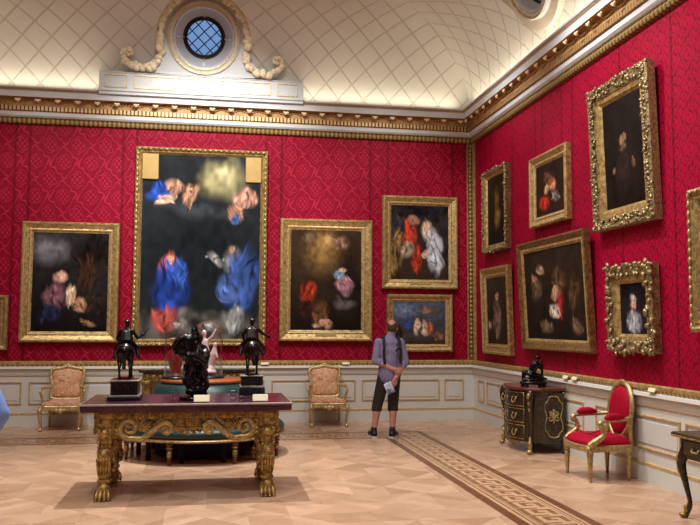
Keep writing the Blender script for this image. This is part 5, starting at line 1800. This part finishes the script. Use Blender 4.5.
def elbow_person():
    root = empty('person', (-1.67, 5.5, 0), 0, 'person in a light blue long-sleeved shirt, only an elbow showing at the left edge', 'person')
    b = MB()
    for s in (-1, 1):
        b.cap((s * .09, 0, .92), (s * .10, .01, .50), .09, .06); b.cap((s * .10, .01, .50), (s * .11, -.01, .09), .058, .038); b.cap((s * .11, -.01, .05), (s * .13, .16, .04), .036, .03)
    b.ell((0, 0, .95), (.165, .115, .12)); b.cap((0, 0, .97), (0, 0, 1.14), .13, .135); b.ell((0, 0, 1.26), (.185, .12, .16)); b.ell((0, 0, 1.38), (.17, .095, .085))
    b.cap((0, 0, 1.43), (0, .015, 1.55), .058, .052)
    R = head(b, (0, .025, 1.63), 0)
    sh, e, w = (.19, 0, 1.40), (.365, -.07, 1.07), (.23, .03, .82)
    b.cap(sh, e, .056, .045); b.cap(e, w, .044, .03); hand(b, w, (-.6, .5, -.2), (0, -1, 0), .4, 1)
    sh2, e2, w2 = (-.20, 0, 1.40), (-.25, -.03, 1.10), (-.25, .10, .88)
    b.cap(sh2, e2, .056, .045); b.cap(e2, w2, .044, .03); hand(b, w2, (0, .3, -1), (1, 0, 0), .4, 1)
    body = fuse(b, .009, 2).build('body', [SKIN], root)
    face_parts(R, body)
    hr = MB(); hr.ell((0, -.022, .05), (.083, .10, .095), 0, R, 18, 10); hr.build('hair', [HAIR], body)
    s = MB()
    s.ell((0, 0, .95), (.185, .135, .12)); s.cap((0, 0, .96), (0, 0, 1.14), .152, .156); s.ell((0, 0, 1.26), (.205, .14, .17)); s.ell((0, 0, 1.38), (.19, .11, .09)); s.cap((0, 0, 1.42), (0, .01, 1.49), .078, .066)
    s.cap(sh, e, .075, .066); s.cap(e, tuple(Vector(e).lerp(Vector(w), .9)), .066, .046); s.cap(sh2, e2, .075, .064); s.cap(e2, tuple(Vector(e2).lerp(Vector(w2), .9)), .064, .044)
    fuse(s, .012, 3).build('shirt', [BLUE_SHIRT], root)
    t = MB(); t.ell((0, 0, .91), (.175, .128, .11))
    for q in (-1, 1): t.cap((q * .09, 0, .92), (q * .10, .01, .50), .105, .08); t.cap((q * .10, .01, .50), (q * .11, -.01, .12), .08, .065)
    fuse(t, .012, 2).build('trousers', [TROUSER], root)
    for q in (-1, 1):
        m = MB(); m.cap((q * .11, -.04, .05), (q * .13, .17, .045), .046, .04); m.cap((q * .11, -.01, .06), (q * .11, -.01, .11), .048, .046)
        f = fuse(m, .01, 2); f.v = [(x, y, max(z, 0)) for x, y, z in f.v]; f.build('shoe', [SHOE], root)
    return root
ep = elbow_person()
# ------------------------------------------------------------------ camera (position and lens recovered from the room's lines)
f_px, yaw, pit, roll = 800.0, 0.17249, 0.07709, 0.00515
cd = bpy.data.cameras.new('camera'); cam = bpy.data.objects.new('camera', cd); col.objects.link(cam)
fw = Vector((math.sin(yaw) * math.cos(pit), math.cos(yaw) * math.cos(pit), math.sin(pit)))
rt = Vector((math.cos(yaw), -math.sin(yaw), 0)); up = rt.cross(fw)
r2 = rt * math.cos(roll) + up * math.sin(roll); u2 = up * math.cos(roll) - rt * math.sin(roll)
cam.matrix_world = Matrix(((r2.x, u2.x, -fw.x, 0), (r2.y, u2.y, -fw.y, 0), (r2.z, u2.z, -fw.z, 1.65), (0, 0, 0, 1)))
cd.sensor_width = 36; cd.lens = f_px / 700 * 36
cd.clip_end = 100
scene.camera = cam

# ------------------------------------------------------------------ light
def area(name, loc, sx, sy, power, colr, rot=(0, 0, 0), spread=None):
    l = bpy.data.lights.new(name, 'AREA'); l.shape = 'RECTANGLE'; l.size = sx; l.size_y = sy; l.energy = power; l.color = colr
    if spread: l.spread = math.radians(spread)
    o = bpy.data.objects.new(name, l); col.objects.link(o); o.location = loc; o.rotation_euler = rot
    return o
NEUT = (1.0, .965, .92)
area('laylight', (XC, 5.2, 6.72), 4.2, 13.5, 330, NEUT)
# warm strips hidden on the cornice ledge, washing the cove
H_ = 5.50
area('cove_strip_back', (XC, YB - .22, H_), W_ - .7, .08, 26, (1, .87, .66), (PI, 0, 0))
area('cove_strip_right', (XR - .22, 4.5, H_), .08, 17.5, 48, (1, .87, .66), (PI, 0, 0))
area('cove_strip_left', (XL + .22, 4.5, H_), .08, 17.5, 48, (1, .87, .66), (PI, 0, 0))
# picture lights near the ceiling, plus a table spot and added floor spots
def spot(name, loc, target, power, angle, blend=.5, r=.06, colr=NEUT):
    l = bpy.data.lights.new(name, 'SPOT'); l.energy = power; l.spot_size = math.radians(angle); l.spot_blend = blend; l.shadow_soft_size = r; l.color = colr
    o = bpy.data.objects.new(name, l); col.objects.link(o); o.location = loc
    d = Vector(target) - Vector(loc); o.rotation_euler = d.to_track_quat('-Z', 'Y').to_euler()
    return o
spot('table_spot', (-.2, 9.5, 6.65), (-.2, 8.2, 0), 1450, 75, .7, .015)
spot('added_floor_spot', (1.8, 8.0, 6.65), (2.2, 8.2, 0), 470, 85, .8, .08)  # added downlights that brighten the floor and sharpen furniture shadows
spot('added_floor_spot', (-1.6, 5.5, 6.65), (-1.0, 6.5, 0), 380, 85, .8, .08)
spot('back_spot', (-.2, 9.4, 6.65), (0, 13.65, 3.8), 1150, 62, .8, .12)
spot('back_spot', (-3.0, 10.2, 6.65), (-2.5, 13.65, 2.6), 480, 56, .8, .12)
spot('back_spot', (2.8, 10.2, 6.65), (3.0, 13.65, 2.9), 480, 56, .8, .12)
spot('side_spot', (2.4, 11.2, 6.65), (4.62, 11.6, 2.8), 320, 75, .8, .1)
spot('side_spot', (2.4, 8.6, 6.65), (4.62, 8.6, 3.2), 560, 75, .8, .1)
spot('side_spot', (2.4, 6.2, 6.65), (4.62, 6.4, 3.2), 500, 75, .8, .1)

w = bpy.data.worlds.new('world'); scene.world = w; w.use_nodes = True
bg = w.node_tree.nodes['Background']; bg.inputs[0].default_value = (.26, .44, .82, 1); bg.inputs[1].default_value = .75
scene.view_settings.view_transform = 'Standard'
scene.view_settings.look = 'None'
scene.view_settings.exposure = 0
scene.view_settings.gamma = 1
scene.cycles.use_denoising = True
scene.cycles.max_bounces = 8
scene.cycles.diffuse_bounces = 4
scene.cycles.transparent_max_bounces = 12
scene.cycles.sample_clamp_indirect = 6
